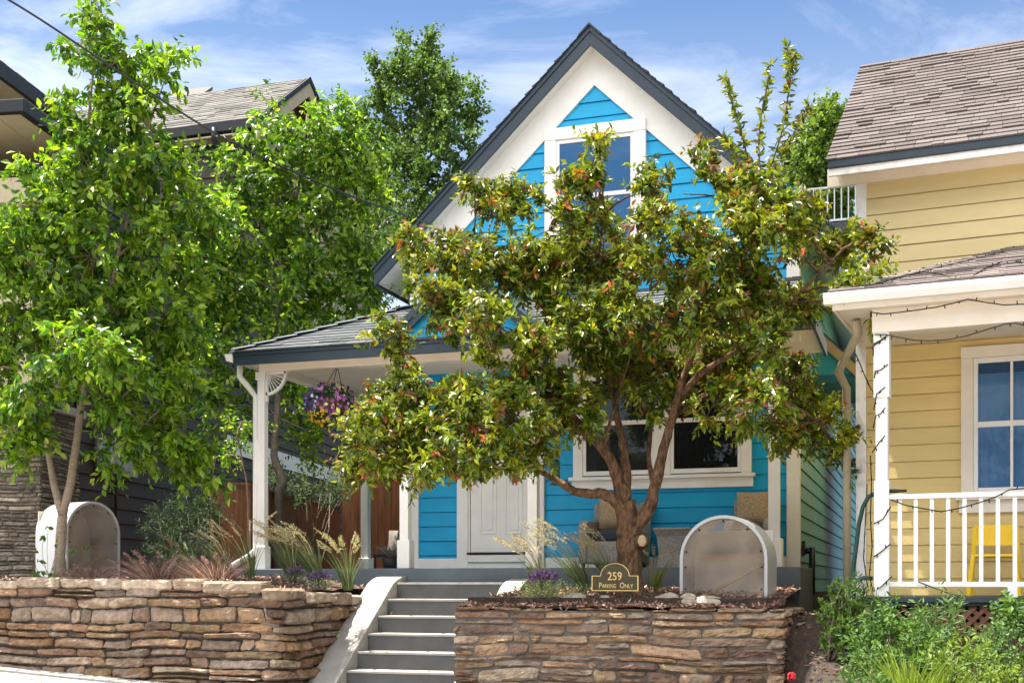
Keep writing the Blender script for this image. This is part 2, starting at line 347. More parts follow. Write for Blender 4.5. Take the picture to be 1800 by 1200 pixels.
def shingles(mb, O, H, U, L, exp, lim, pal, tab=(0.12, 0.34), th=0.012):
    """overlapping shingle tabs on a roof plane from origin O, along H (eave) and U (up slope), up to slope length L"""
    O = np.array(O, float); H = nrm(H); U = nrm(U); N = np.cross(H, U)
    if N[2] < 0: N = -N
    u = 0.0; r = 0
    while u < L - 0.01:
        e = min(exp, L - u); h0, h1 = lim(u + e*0.5); h = h0
        while h < h1 - 1e-3:
            wd = random.uniform(*tab); g = min(h + wd, h1)
            if h1 - g < 0.08: g = h1
            t = th*(1.0 if random.random() < 0.75 else 1.5) + random.uniform(-0.002, 0.002)
            c = pal[random.randrange(len(pal))]; k = random.uniform(0.9, 1.1); mb.col = tuple(x*k for x in c)
            a = O + H*(h+0.002) + U*(u-0.012); b = O + H*(g-0.002) + U*(u-0.012)
            c2 = O + H*(g-0.002) + U*(u+e+0.01); d = O + H*(h+0.002) + U*(u+e+0.01)
            mb.add([a+N*t, b+N*t, c2+N*0.004, d+N*0.004, a, b], [(0,1,2,3), (4,5,1,0), (5,2,1), (4,0,3)])
            h = g
        u += e; r += 1
    mb.col = (1, 1, 1)

STONES = [(.90*c[0], .93*c[1], 1.06*c[2]) for c in [(0.33,0.215,0.12),(0.27,0.155,0.075),(0.15,0.095,0.065),(0.26,0.19,0.13),(0.37,0.28,0.18),(0.31,0.195,0.105),(0.20,0.125,0.08),(0.34,0.225,0.11),(0.23,0.15,0.10),(0.26,0.135,0.065),(0.31,0.20,0.11),(0.28,0.215,0.15)]]
def stone_face(mb, L, zb, zt, mapf, pal=STONES, hr=(0.07, 0.15), wr=(0.13, 0.52), depth=0.16, rough=1.0, seed=1, bulge=0.05, gap=0.009):
    """coursed rubble on a face: mapf(s, z, n) -> world; zb(s), zt(s) lower and upper limits"""
    mapf0 = mapf; mapf = lambda s, z, n: mapf0(s, z + (0 if z > zt(s) - .06 else .5 if False else min(1, (zt(s)-.06-z)/.15)*(.013*math.sin(2.1*s+seed) + .009*math.sin(5.3*s+z*3))), n)
    R = random.Random(seed); z = min(zb(0), zb(L)); top = max(zt(x) for x in np.linspace(0, L, 20))
    while z < top - 0.01:
        h = R.uniform(*hr)
        if top - (z + h) < hr[0]*0.8: h = top - z
        s = R.uniform(-0.2, 0.0)
        while s < L:
            wd = R.uniform(*wr)
            if R.random() < 0.16: wd *= 0.55
            a, b = max(s, 0.0), min(s + wd, L); s += wd
            if b - a < 0.04: continue
            m = (a + b)/2
            if z + h*0.5 < zb(m) - h or z + h*0.4 > zt(m): continue
            pieces = [(z, z+h)]
            if h > 0.115 and R.random() < 0.22: k = R.uniform(0.4, 0.6); pieces = [(z, z+h*k), (z+h*k, z+h)]
            for (q0, q1) in pieces:
                q1 = min(q1, zt(m) + R.uniform(-0.012, 0.012)) if q1 > zt(m) - 0.03 else q1
                if q1 - q0 < 0.025: continue
                one_stone(mb, R, a + gap, b - gap, q0 + gap, q1 - gap, mapf, depth, pal, rough, bulge)
        z += h
def one_stone(mb, R, a, b, z0, z1, mapf, depth, pal, rough, bulge):
    nx = max(4, min(16, int((b-a)/0.035))); nz_ = 5
    base = R.uniform(0.012, bulge); c = pal[R.randrange(len(pal))]; k = R.uniform(0.62, 1.25); mb.col = tuple(min(0.6, x*k) for x in c)
    tl, tr, bl, br = [R.uniform(-0.010, 0.010)*rough for _ in range(4)]; sk = R.uniform(-0.012, 0.012)*rough
    ph = [R.uniform(0, 6.28) for _ in range(6)]; g = {}; vs = []; cs = []; tx, tz = R.uniform(-.035, .035)*rough, R.uniform(-.03, .03)*rough; cA = mb.col; c2 = pal[R.randrange(len(pal))]; k2 = R.uniform(.5, 1.1); c2 = tuple(x*k2 for x in c2); kx = R.uniform(3, 9)
    for j in range(nz_+1):
        for i in range(nx+1):
            p, q = i/nx, j/nz_
            s = a + (b-a)*p + sk*(q-0.5)*2*(1 if 0.01 < p < 0.99 else 1); z = z0 + (z1-z0)*q
            z += ((tl*(1-p) + tr*p)*q + (bl*(1-p) + br*p)*(1-q))
            ex = min(p, 1-p)*(b-a); ez = min(q, 1-q)*(z1-z0); e = min(ex, ez)
            if e < 1e-4:     # rounded outline
                s += R.uniform(-0.005, 0.005)*rough; z += R.uniform(-0.004, 0.004)*rough
                if (i in (0, nx)) and (j in (0, nz_)): s += (0.012 if i == 0 else -0.012); z += (0.009 if j == 0 else -0.009)
            n = base*(1.0 if e > .004 else 0.6) if e > 1e-4 else base*.35
            if e > 1e-4: n += rough*(0.008*math.sin(p*5+ph[0])*math.sin(q*3.5+ph[1]) + 0.005*math.sin(p*13+ph[2]+q*5) + R.uniform(-0.007, 0.007))
            n = max(.001, n + tx*(p-.5) + tz*(q-.5)); mxx = .5 + .5*math.sin(p*kx + ph[3] + 1.6*math.sin(q*4+ph[4])) ; mxx = min(1, max(0, (mxx-.35)*2.2))*.5; cs.append(tuple(x*(1-mxx) + y*mxx for x, y in zip(cA, c2)))
            vs.append(mapf(s, z, n)); g[i, j] = len(vs)-1
    fs = [(g[i,j], g[i+1,j], g[i+1,j+1], g[i,j+1]) for j in range(nz_) for i in range(nx)]
    n0 = len(vs); ring = [(i, 0) for i in range(nx+1)] + [(nx, j) for j in range(1, nz_+1)] + [(i, nz_) for i in range(nx-1, -1, -1)] + [(0, j) for j in range(nz_-1, 0, -1)]
    for (i, j) in ring:
        p, q = i/nx, j/nz_; vs.append(mapf(a+(b-a)*p, z0+(z1-z0)*q, -depth))
    m = len(ring)
    for k2 in range(m):
        i0 = g[ring[k2]]; i1 = g[ring[(k2+1) % m]]; fs.append((i1, i0, n0+k2, n0+(k2+1) % m))
    cs += [cA]*(len(vs)-len(cs)); n00 = len(mb.c); mb.add(vs, fs); mb.c[n00:] = cs

# ------------------------------------------------------------------ foliage generators
def leaves(P, D, Nn, Ln, Wd, C, fold=0.18, droop=0.12, lobed=False):
    """arrays -> verts, tris, colours; each leaf is a folded blade"""
    n = len(P); D = nrm(D); S = nrm(np.cross(D, Nn)); N2 = np.cross(S, D)
    Ln = Ln[:, None]; Wd = Wd[:, None]
    mid = P + D*Ln*0.48 - N2*Wd*fold
    l = P + D*Ln*0.40 + S*Wd*0.5 + N2*Wd*fold*0.3
    r = P + D*Ln*0.40 - S*Wd*0.5 + N2*Wd*fold*0.3
    l2 = P + D*Ln*0.72 + S*Wd*0.33 - N2*Ln*droop*0.3
    r2 = P + D*Ln*0.72 - S*Wd*0.33 - N2*Ln*droop*0.3
    tip = P + D*Ln - N2*Ln*droop
    V = np.stack([P, l, mid, r, l2, r2, tip], 1).reshape(-1, 3)
    base = (np.arange(n)*7)[:, None, None]
    t = np.array([[0,2,1],[0,3,2],[1,2,4],[3,5,2],[4,2,6],[2,5,6]])[None]
    return V, (base + t).reshape(-1, 3), np.repeat(C, 7, axis=0)

def blobs_to_clumps(blobs, dens, rs, shell=0.5):
    """blobs: (u, v, ru, rv, Y, ry) in photograph pixels and metres -> clump centres, outward directions"""
    pts, outs = [], []
    for (u, v, ru, rv, Y, ry) in blobs:
        c = ray(u, v, Y); d = dist(u, Y); rx, rz = ru*d/F, rv*d/F
        n = max(3, int(dens*(rx*rz + rx*ry + rz*ry)))
        q = nrm(rs.normal(size=(n, 3))); r = rs.uniform(0, 1, (n, 1))**shell
        off = q*r*np.array((rx, ry, rz)); pts.append(c + off); outs.append(nrm(q*0.7 + np.array((0,0,0.0))))
    return np.vstack(pts), np.vstack(outs)

def crown_arrays(clumps, outs, rs, twigs=(3, 6), tlen=(0.18, 0.4), per=9, ll=(0.05, 0.08), lw=0.42, pal=None, up=0.3, hang=0.0, jit=0.5, flat=0.6, tipcol=None, tipp=0.0):
    """twigs leave each clump; leaves stand along them"""
    P0, D0 = [], []
    for c, o in zip(clumps, outs):
        k = rs.randint(twigs[0], twigs[1]+1)
        dd = nrm(o*0.75 + rs.normal(size=(k, 3))*0.7 + np.array((0, 0, up)))
        P0.append(np.repeat(c[None], k, 0)); D0.append(dd)
    P0 = np.vstack(P0); D0 = np.vstack(D0); n = len(P0)
    TL = rs.uniform(tlen[0], tlen[1], n); B = rs.choice(len(pal), n, p=[q[3] for q in pal]); PC = np.array([q[:3] for q in pal])
    t = (np.arange(per) + rs.uniform(0, 0.8, (n, per)))/per
    pos = P0[:, None] + D0[:, None]*(t*TL[:, None])[..., None] - np.array((0, 0, 1.0))*((t**2)*TL[:, None]*hang*0.6)[..., None]
    rnd = nrm(rs.normal(size=(n, per, 3)))
    side = nrm(np.cross(D0[:, None] + 0*rnd, rnd))
    ld = nrm(D0[:, None]*0.55 + side*0.8 + rnd*jit*0.4 - np.array((0, 0, 1.0))*hang)
    nn = nrm(np.array((-.15, -.6, .8))*flat + rs.normal(size=(n, per, 3))*0.55)
    L = rs.uniform(ll[0], ll[1], (n, per))*(1 - 0.25*t)
    col = PC[B][:, None]*np.ones((n, per, 1))*rs.uniform(0.7, 1.3, (n, per, 1))
    alt = PC[rs.choice(len(pal), (n, per), p=[q[3] for q in pal])]; mixm = rs.uniform(0, 1, (n, per, 1)) < 0.45
    col = np.where(mixm, alt*rs.uniform(0.75, 1.25, (n, per, 1)), col)
    if tipcol is not None:
        tm = (t > 0.72)[..., None] & (rs.uniform(0, 1, (n, 1, 1)) < tipp)
        col = np.where(tm, np.array(tipcol)*rs.uniform(0.6, 1.3, (n, per, 1)), col)
    f = lambda a: a.reshape(-1, a.shape[-1])
    return f(pos), f(ld), f(nn), L.ravel(), L.ravel()*lw*rs.uniform(0.8, 1.2, L.size), f(col), (P0, D0, TL)

def curve_pts(a, b, sag=0.0, wob=0.05, n=6, rnd=random):
    a = np.array(a, float); b = np.array(b, float); d = np.linalg.norm(b-a); out = []
    o1 = np.array([rnd.uniform(-1, 1) for _ in range(3)])*wob*d
    for i in range(n):
        t = i/(n-1); out.append(a*(1-t) + b*t + o1*math.sin(math.pi*t) + np.array((0, 0, sag))*math.sin(math.pi*t))
    return out

def twig_tubes(mb, P0, D0, TL, every=1, r=0.004):
    for i in range(0, len(P0), every):
        a = P0[i]; b = a + D0[i]*TL[i]*0.9
        d = D0[i]; s = nrm(np.cross(d, (0.3, 0.5, 0.8))); q = np.cross(s, d)
        mb.add([a+s*r, a-s*r*0.5+q*r, a-s*r*0.5-q*r, b], [(0,1,3),(1,2,3),(2,0,3)])

def limb(mb, pts, r0, r1, n=8, wob=0.0, sub=3):
    """smooth tapering limb through control points (Catmull-Rom)"""
    p = [np.array(q, float) for q in pts]; p = [2*p[0]-p[1]] + p + [2*p[-1]-p[-2]]; out = []
    for i in range(1, len(p)-2):
        for k in range(sub):
            t = k/sub
            out.append(0.5*((2*p[i]) + (-p[i-1]+p[i+1])*t + (2*p[i-1]-5*p[i]+4*p[i+1]-p[i+2])*t*t + (-p[i-1]+3*p[i]-3*p[i+1]+p[i+2])*t**3))
    out.append(p[-2]); m = len(out)
    if wob: out = [q + np.array([random.uniform(-wob, wob) for _ in range(3)])*(0 < i < m-1) for i, q in enumerate(out)]
    rr = [(r0 + (r1-r0)*i/(m-1))*(1 + (random.uniform(-0.09, 0.09) if wob else 0)) for i in range(m)]
    mb.tube(out, rr, n); return out

# ================================================================== GROUND
def zstreet(X): return -1.6 - 0.061*np.clip(X, -40, 25)
def zground(X, Y):
    X = np.asarray(X, float); Y = np.asarray(Y, float)
    st = zstreet(X) - 0.03
    yard = np.full_like(st, -0.14); yard = np.where(X < -6.4, -0.06, yard)
    hill = np.where(Y > 31, (Y-31)*0.35, 0.0); hill = np.where(Y > 60, 10.15 + (Y-60)*0.12, hill)
    z = np.where(Y > 11.82, yard + hill, st)
    cut = (X > -6.76) & (X < -4.42) & (Y < 14.42); z = np.where(cut, st, z)
    slope = np.clip(-0.33 - 0.235*(12.6 - Y), st, -0.33); slope = np.where(Y > 12.6, -0.33 + hill, slope)
    bk = np.clip((X + 1.32 - np.clip(11.75 - Y, 0, 9)*.17)/.3, 0, 1); z = np.where((X > -1.32) & (Y >= 11.75), slope, z); z = np.where((X > -1.32) & (Y < 11.75), st + (slope - st)*bk, z)
    back = np.where(Y < -14, np.minimum((-14 - Y)*0.10, 4.0), 0.0)
    return z + back
xs = np.concatenate([np.linspace(-900, -60, 10), np.linspace(-50, -15.5, 24), np.arange(-15, 6, 0.1), np.linspace(6.5, 50, 24), np.linspace(60, 900, 10)])
ys = np.concatenate([np.linspace(-900, -60, 10), np.linspace(-50, 6.5, 40), np.arange(7, 15.5, 0.1), np.linspace(16, 60, 45), np.linspace(70, 1200, 14)])
XX, YY = np.meshgrid(xs, ys); ZZ = zground(XX, YY)
g = MB(); nx_ = len(xs)
g.v = np.column_stack([XX.ravel(), YY.ravel(), ZZ.ravel()]).tolist(); g.c = [(1,1,1)]*len(g.v)
g.f = [(j*nx_+i, j*nx_+i+1, (j+1)*nx_+i+1, (j+1)*nx_+i) for j in range(len(ys)-1) for i in range(nx_-1)]; g.smooth = [False]*len(g.f)
tag(g.build('ground', M['dry_soil'], origin=(0, 0, -1.6)), kind='structure')
g = MB()
for i in range(30):
    x0, x1 = -60 + i*4, -56 + i*4
    g.add([(x0, -1.5, zstreet(x0)), (x1, -1.5, zstreet(x1)), (x1, 7.6, zstreet(x1)), (x0, 7.6, zstreet(x0))], [(0,1,2,3)])
tag(g.build('road', M['bounce_road'], origin=(0, 3, -1.6)), kind='structure')
g = MB()
for i in range(60):
    x0, x1 = -60 + i*2, -58 + i*2 - 0.012
    h = 0.13; yf, hf = (11.42, .012) if x1 < -1.0 else (9.2, h)  # paving carried up to the wall so it bounces light onto the stones
    g.add([(x0, 7.6, zstreet(x0)-.05), (x1, 7.6, zstreet(x1)-.05), (x1, 7.6, zstreet(x1)+h), (x0, 7.6, zstreet(x0)+h), (x1, yf, zstreet(x1)+hf), (x0, yf, zstreet(x0)+hf), (x1, yf, zstreet(x1)-.05), (x0, yf, zstreet(x0)-.05)],
          [(0,1,2,3), (3,2,4,5), (5,4,6,7)])
tag(g.build('sidewalk', M['concrete'], origin=(0, 8.4, -1.5)), kind='structure')
g = MB()
for i in range(40):
    x0, x1 = -60 + i*4, -56 + i*4
    for (a, b, h0, h1) in ((-13.9, -3.2, 0.10, 0.10),):
        g.add([(x0, a, zstreet(x0)+h0), (x1, a, zstreet(x1)+h0), (x1, b, zstreet(x1)+h1), (x0, b, zstreet(x0)+h1)], [(0,1,2,3)])
tag(g.build('pavement', M['concrete'], origin=(0, -8, -1.5)), kind='structure')  # unseen pale paving, added to bounce light onto the house fronts

# mulch beds behind the walls
def bed(name, x0, x1, y0, y1, fn):
    m = MB(); X = np.linspace(x0, x1, 30); Y = np.linspace(y0, y1, 18); n = len(X)
    for y in Y:
        for x in X: m.v.append((x, y, fn(x, y) + random.uniform(-0.012, 0.012)))
    m.c = [(1,1,1)]*len(m.v); m.f = [(j*n+i, j*n+i+1, (j+1)*n+i+1, (j+1)*n+i) for j in range(len(Y)-1) for i in range(n-1)]; m.smooth = [True]*len(m.f)
    return tag(m.build(name, M['soil'], origin=((x0+x1)/2, (y0+y1)/2, fn((x0+x1)/2, (y0+y1)/2))), kind='structure')
def zbedR(x, y): return -0.235 + 0.055*(y - 11.7) + 0.05*math.exp(-((x+2.85)**2 + (y-12.65)**2)/0.5) + (0.04 if y > 12.6 else 0.0)
def zbedL(x, y): return 0.025 + 0.02*(y - 11.7) - 0.13*min(1.0, max(0.0, x + 7.3)/0.7)
bed('mulch_bed', -4.46, -1.28, 11.655, 14.36, zbedR)
bed('planting_bed', -14.0, -6.60, 11.74, 14.34, zbedL)
def chips(name, n, x0, x1, y0, y1, fn, skip=None):
    P = np.column_stack([RS.uniform(x0, x1, n), RS.uniform(y0, y1, n)]); z = np.array([fn(a, b) for a, b in P]) + RS.uniform(0.0, 0.018, n)
    P = np.column_stack([P, z]); D = nrm(np.column_stack([RS.normal(size=(n, 2)), RS.normal(size=n)*0.3])); Nn = nrm(np.column_stack([RS.normal(size=(n, 2))*0.5, np.ones(n)]))
    pal = np.array([(0.28,0.16,0.115),(0.38,0.235,0.175),(0.17,0.095,0.07),(0.46,0.32,0.25)]); C = pal[RS.randint(0, 4, n)]*RS.uniform(0.7, 1.2, (n, 1))*(.4 if 'litter' in name else 1)
    V, T, CC = leaves(P, D, Nn, RS.uniform(0.025, 0.075, n), RS.uniform(0.015, 0.03, n), C, 0.1, 0.0)
    return tag(np_obj(name, V, T, CC, M['chips'], origin=((x0+x1)/2, (y0+y1)/2, fn((x0+x1)/2, (y0+y1)/2))), kind='stuff')
chips('bark_mulch', 5500, -4.44, -1.3, 11.9, 14.3, zbedR)
chips('bark_mulch', 3200, -4.44, -1.3, 11.66, 12.1, lambda x, y: zbedR(x, y) + .006)
chips('bark_mulch', 5000, -12.0, -6.6, 11.76, 14.3, zbedL)
chips('leaf_litter', 3500, -1.25, 3.0, 9.4, 14.0, lambda x, y: float(zground(x, y)) + 0.004)

# ================================================================== STONE WALLS
WY = 11.64
wallR = empty('stone_wall', (-2.85, WY, -1.6), 'low stacked stone wall on the right of the steps, in front of the numbered plaque', 'wall', 'stone retaining walls')
XL, XR = -4.47, -1.20
core = MB()
core.box(XL+0.02, XR-0.03, WY+0.03, WY+0.30, -1.75, -0.265)
core.box(XR-0.30, XR-0.02, WY+0.30, 13.6, -1.75, -0.29)
core.build('mortar_core', M['mortar'], wallR)
st = MB()
stone_face(st, XR - XL, lambda s: -1.62, lambda s: -0.235 + 0.008*math.sin(s*5), lambda s, z, n: (XL + s, WY + 0.03 - n, z), seed=5, depth=0.15, bulge=0.05, hr=(.05, .135), wr=(.15, .75), gap=.009, rough=1.2)
stone_face(st, 2.0, lambda s: -1.5, lambda s: -0.24, lambda s, z, n: (XR - 0.02 + n, WY + 0.02 + s, z), seed=8, depth=0.14)
st.build('stonework', M['stone'], wallR, color=True)

wallL = empty('stone_wall', (-9.2, WY, -1.3), 'taller stacked stone wall on the left of the steps, under the reddish grasses', 'wall', 'stone retaining walls')
LX0, LX1 = -14.5, -6.50
core = MB(); core.box(LX0, LX1-0.22, WY+0.09, WY+0.36, -1.6, -0.03); core.box(LX1-0.32, LX1-0.03, WY+0.38, 13.75, -1.6, -0.16)
core.tube([(LX1-.20, WY+.26, -1.6), (LX1-.20, WY+.26, -.09)], .165, 20)
core.build('mortar_core', M['mortar'], wallL)
def ztL(s): x = LX0 + s; return 0.035 + 0.022*math.sin(x*1.3+0.5) + 0.012*math.sin(x*3.1) - 0.05*max(0, (x+6.9)/0.5)
st = MB(); RC = 0.20      # radius of the rounded right-hand corner
LS = (LX1 - RC) - LX0; LA = RC*math.pi/2; LR = 13.75 - (WY + 0.06 + RC)
def mapL(s, z, n):
    if s < LS: return (LX0 + s, WY + 0.06 - n, z)
    if s < LS + LA:
        t = (s - LS)/RC; return (LX1 - RC + (RC + n)*math.sin(t), WY + 0.06 + RC - (RC + n)*math.cos(t), z)
    return (LX1 + n, WY + 0.06 + RC + (s - LS - LA), z)
def ztL2(s):
    if s < LS: return ztL(s)
    return ztL(LS) - 0.03 - 0.10*min(1, (s - LS)/(LA + LR))
stone_face(st, LS + LA + LR, lambda s: zstreet(LX0+s)-0.02 if s < LS else -1.3, lambda s: ztL2(s) - 0.10, mapL, seed=12, depth=0.2, hr=(0.07, 0.18), wr=(0.18, 0.75), bulge=0.085, rough=1.35)
CAPS = [(0.38,0.30,0.225),(0.34,0.26,0.185),(0.40,0.34,0.275),(0.30,0.22,0.155)]
R_ = random.Random(9); s = 0.0
while s < LS + LA + LR - 0.1:
    e = min(s + R_.uniform(0.32, 0.72), LS + LA + LR); m = (s+e)/2; zt = ztL2(m) + R_.uniform(-0.012, 0.016)
    one_stone(st, R_, s+0.006, e-0.006, ztL2(m) - 0.115, zt, lambda a, z, n: mapL(a, z, n + 0.015), 0.30, CAPS, 1.2, 0.075); s = e
st.build('stonework', M['stone'], wallL, color=True)
ft = MB()
for i in range(16):
    a, b = LX0 + i*0.5, LX0 + (i+1)*0.5
    za, zb_ = zstreet(a) + 0.035, zstreet(b) + 0.035
    if b > -6.7: break
    ft.add([(a, WY-0.20, za-.5), (b, WY-0.20, zb_-.5), (b, WY-0.20, zb_), (a, WY-0.20, za), (b, WY+0.02, zb_+.012), (a, WY+0.02, za+.012)], [(0,1,2,3), (3,2,4,5)])
ft.build('concrete_footing', M['concrete'], wallL)

# ================================================================== STEPS
steps = empty('front_steps', (-5.43, 13.0, -1.3), 'grey concrete front steps climbing between the two stone walls', 'steps')
SX0, SX1 = -6.13, -4.76
tr = MB(); ri = MB()
zt = [0.012]; 
for i in range(1, 8): zt.append(zt[-1] - 0.197)
yn = [14.06 - 0.282*i for i in range(8)]; zt_steps = list(zt)
for i in range(8):
    yb = 14.36 if i == 0 else yn[i-1] + 0.004
    tr.box(SX0, SX1, yn[i] - 0.012, yb, zt[i] - 0.028, zt[i])
    ri.box(SX0, SX1, yn[i], 14.36, zt[i] - 0.197 if i < 7 else zt[i]-0.4, zt[i] - 0.030)
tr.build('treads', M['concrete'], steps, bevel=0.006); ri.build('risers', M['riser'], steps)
for (a, b, top) in ((SX0 - 0.355, SX0 - 0.003, 0.02), (SX1 + 0.003, SX1 + 0.27, -0.02)):
    ck = MB(); prof = []
    for i in range(7):                                     # rounded crest, then a straight slope
        t = i/6; prof.append((14.36 - 0.42*t, top + 0.075 - 0.10*t**2))
    prof.append((11.42 if a < SX0 else 11.30, prof[-1][1] - 0.70*(prof[-1][0] - 11.42)))
    poly = [(a, y, z) for y, z in prof] + [(a, prof[-1][0], -2.0), (a, 14.36, -2.0)]
    ck.prism(poly, (b-a, 0, 0)); ck.build('side_curb', M['concrete'], steps, bevel=0.012)

# ================================================================== BLUE HOUSE
BH = empty('blue_house', (-4.12, 16, -0.1), 'bright blue clapboard cottage with a steep white trimmed gable and dark roof edges', 'house')
YW = 16.0; XW0, XW1, XM = -6.74, -1.49, -4.12; YB = 37.0
ZP = 0.19                                   # porch floor
PIT = 0.948; ZRW = 7.05                     # ridge soffit height over the wall plane
def zrake(x): return ZRW - PIT*abs(x - XM)
wl = MB()                                   # solid walls
zE = zrake(XW0)
wl.prism([(XW0+.02, YW+.02, -0.3), (XW1-.02, YW+.02, -0.3), (XW1-.02, YW+.02, zE-.02), (XM, YW+.02, ZRW-.02), (XW0+.02, YW+.02, zE-.02)], (0, YB-YW-.04, 0))
wl.build('wall', M['teal'], BH)
sd = MB(); FR = 0.45                        # frieze board depth down the rake
def limg(z):
    hw = min((ZRW - FR*0.5 - z)/PIT, (XW1-XW0)/2); return (XM - max(hw, 0), XM + max(hw, 0))
siding(sd, XW0, XW1, ZP, ZRW-0.1, YW, 0.2, lim=limg)
sd.build('clapboard_siding', M['blue'], BH)
sd = MB(); siding(sd, YW, YB, -0.12, zE, XW1, 0.2, ax='y', sgn=1); sd.build('side_siding', M['green'], BH)
sd = MB(); siding(sd, YW, YB, -0.12, zE, XW0, 0.2, ax='y', sgn=-1); sd.build('side_siding', M['green'], BH)
fz = MB()                                   # frieze boards along the rakes
for sg in (-1, 1):
    x_ = XM + sg*(XW1-XW0)/2 + sg*0.02
    fz.prism([(XM, YW-.045, ZRW), (x_, YW-.045, zrake(x_)), (x_, YW-.045, zrake(x_)-FR), (XM, YW-.045, ZRW-FR)], (0, 0.06, 0))
fz.build('frieze_board', M['white'], BH)
cb = MB()                                   # corner boards
cb.box(XW0-.03, XW0+.10, YW-.036, YW+.10, ZP-.02, zE-0.1); cb.build('corner_board', M['white'], BH, bevel=0.004)
cb = MB(); cb.box(XW1-.13, XW1+.032, YW-.037, YW+.12, -0.02, zE-0.1); cb.build('corner_board', M['white'], BH, bevel=0.004)
sk = MB(); sk.box(XW0-.028, XW1-.135, YW-.033, YW+.02, ZP, ZP+0.155); sk.build('skirt_board', M['white'], BH, bevel=0.004)
# main roof
OV, OE = 0.27, 0.44
for sg in (-1, 1):
    rf = MB(); xe = XM + sg*((XW1-XW0)/2 + OE); th = 0.20
    a = np.array((XM, YW-OV+.03, ZRW)); e = np.array((xe, YW-OV+.03, zrake(xe)))
    rf.prism([a, e, e + (0,0,0.10), a + (0,0,0.10)], (0, YB-YW+OV+.2, 0)); rf.build('roof_soffit', M['white'], BH)
    rk = MB()
    a = np.array((XM, YW-OV, ZRW-.012)); e = np.array((xe+sg*.02, YW-OV, zrake(xe)-.035))
    rk.prism([a, e, e + (0,0,0.235), a + (0,0,0.235)], (0, 0.035, 0))
    a2 = a + (0,-.018,0.175); e2 = e + (0,-.018,0.175); rk.prism([a2, e2, e2 + (0,0,0.085), a2 + (0,0,0.085)], (0, 0.0175, 0))
    rk.build('rake_fascia', M['slate'], BH, bevel=0.003)
    ef = MB(); ef.box(xe - .015 if sg > 0 else xe-.02, xe + .02 if sg > 0 else xe+.015, YW-OV+.037, YB, zrake(xe)-.03, zrake(xe)+.2); ef.build('eave_fascia', M['slate'], BH)
    sh = MB(); Ls = math.hypot(xe-XM, (xe-XM)*PIT) + 0.06
    shingles(sh, (xe + sg*.03, YW-OV-.045, zrake(xe)+.205), (0,1,0), (XM-xe, 0, ZRW-zrake(xe)), Ls, 0.14, lambda u: (0, YB-YW+.5), [(0.04,0.048,0.06),(0.032,0.04,0.05),(0.05,0.058,0.07)], tab=(0.2, 0.5), th=0.02)
    sh.build('roof', M['shingle_slate'], BH, color=True)
rc = MB()
for i in range(75):
    y = YW-OV-.05 + i*0.28
    for sg in (-1, 1):
        t = random.uniform(0, 0.008)
        rc.prism([(XM, y, ZRW+.262+t), (XM+sg*0.15, y, ZRW+.262+t-0.15*PIT), (XM+sg*0.15, y, ZRW+.235+t-0.15*PIT), (XM, y, ZRW+.235+t)], (0, 0.31, 0))
rc.build('ridge_cap', M['slate'], BH)
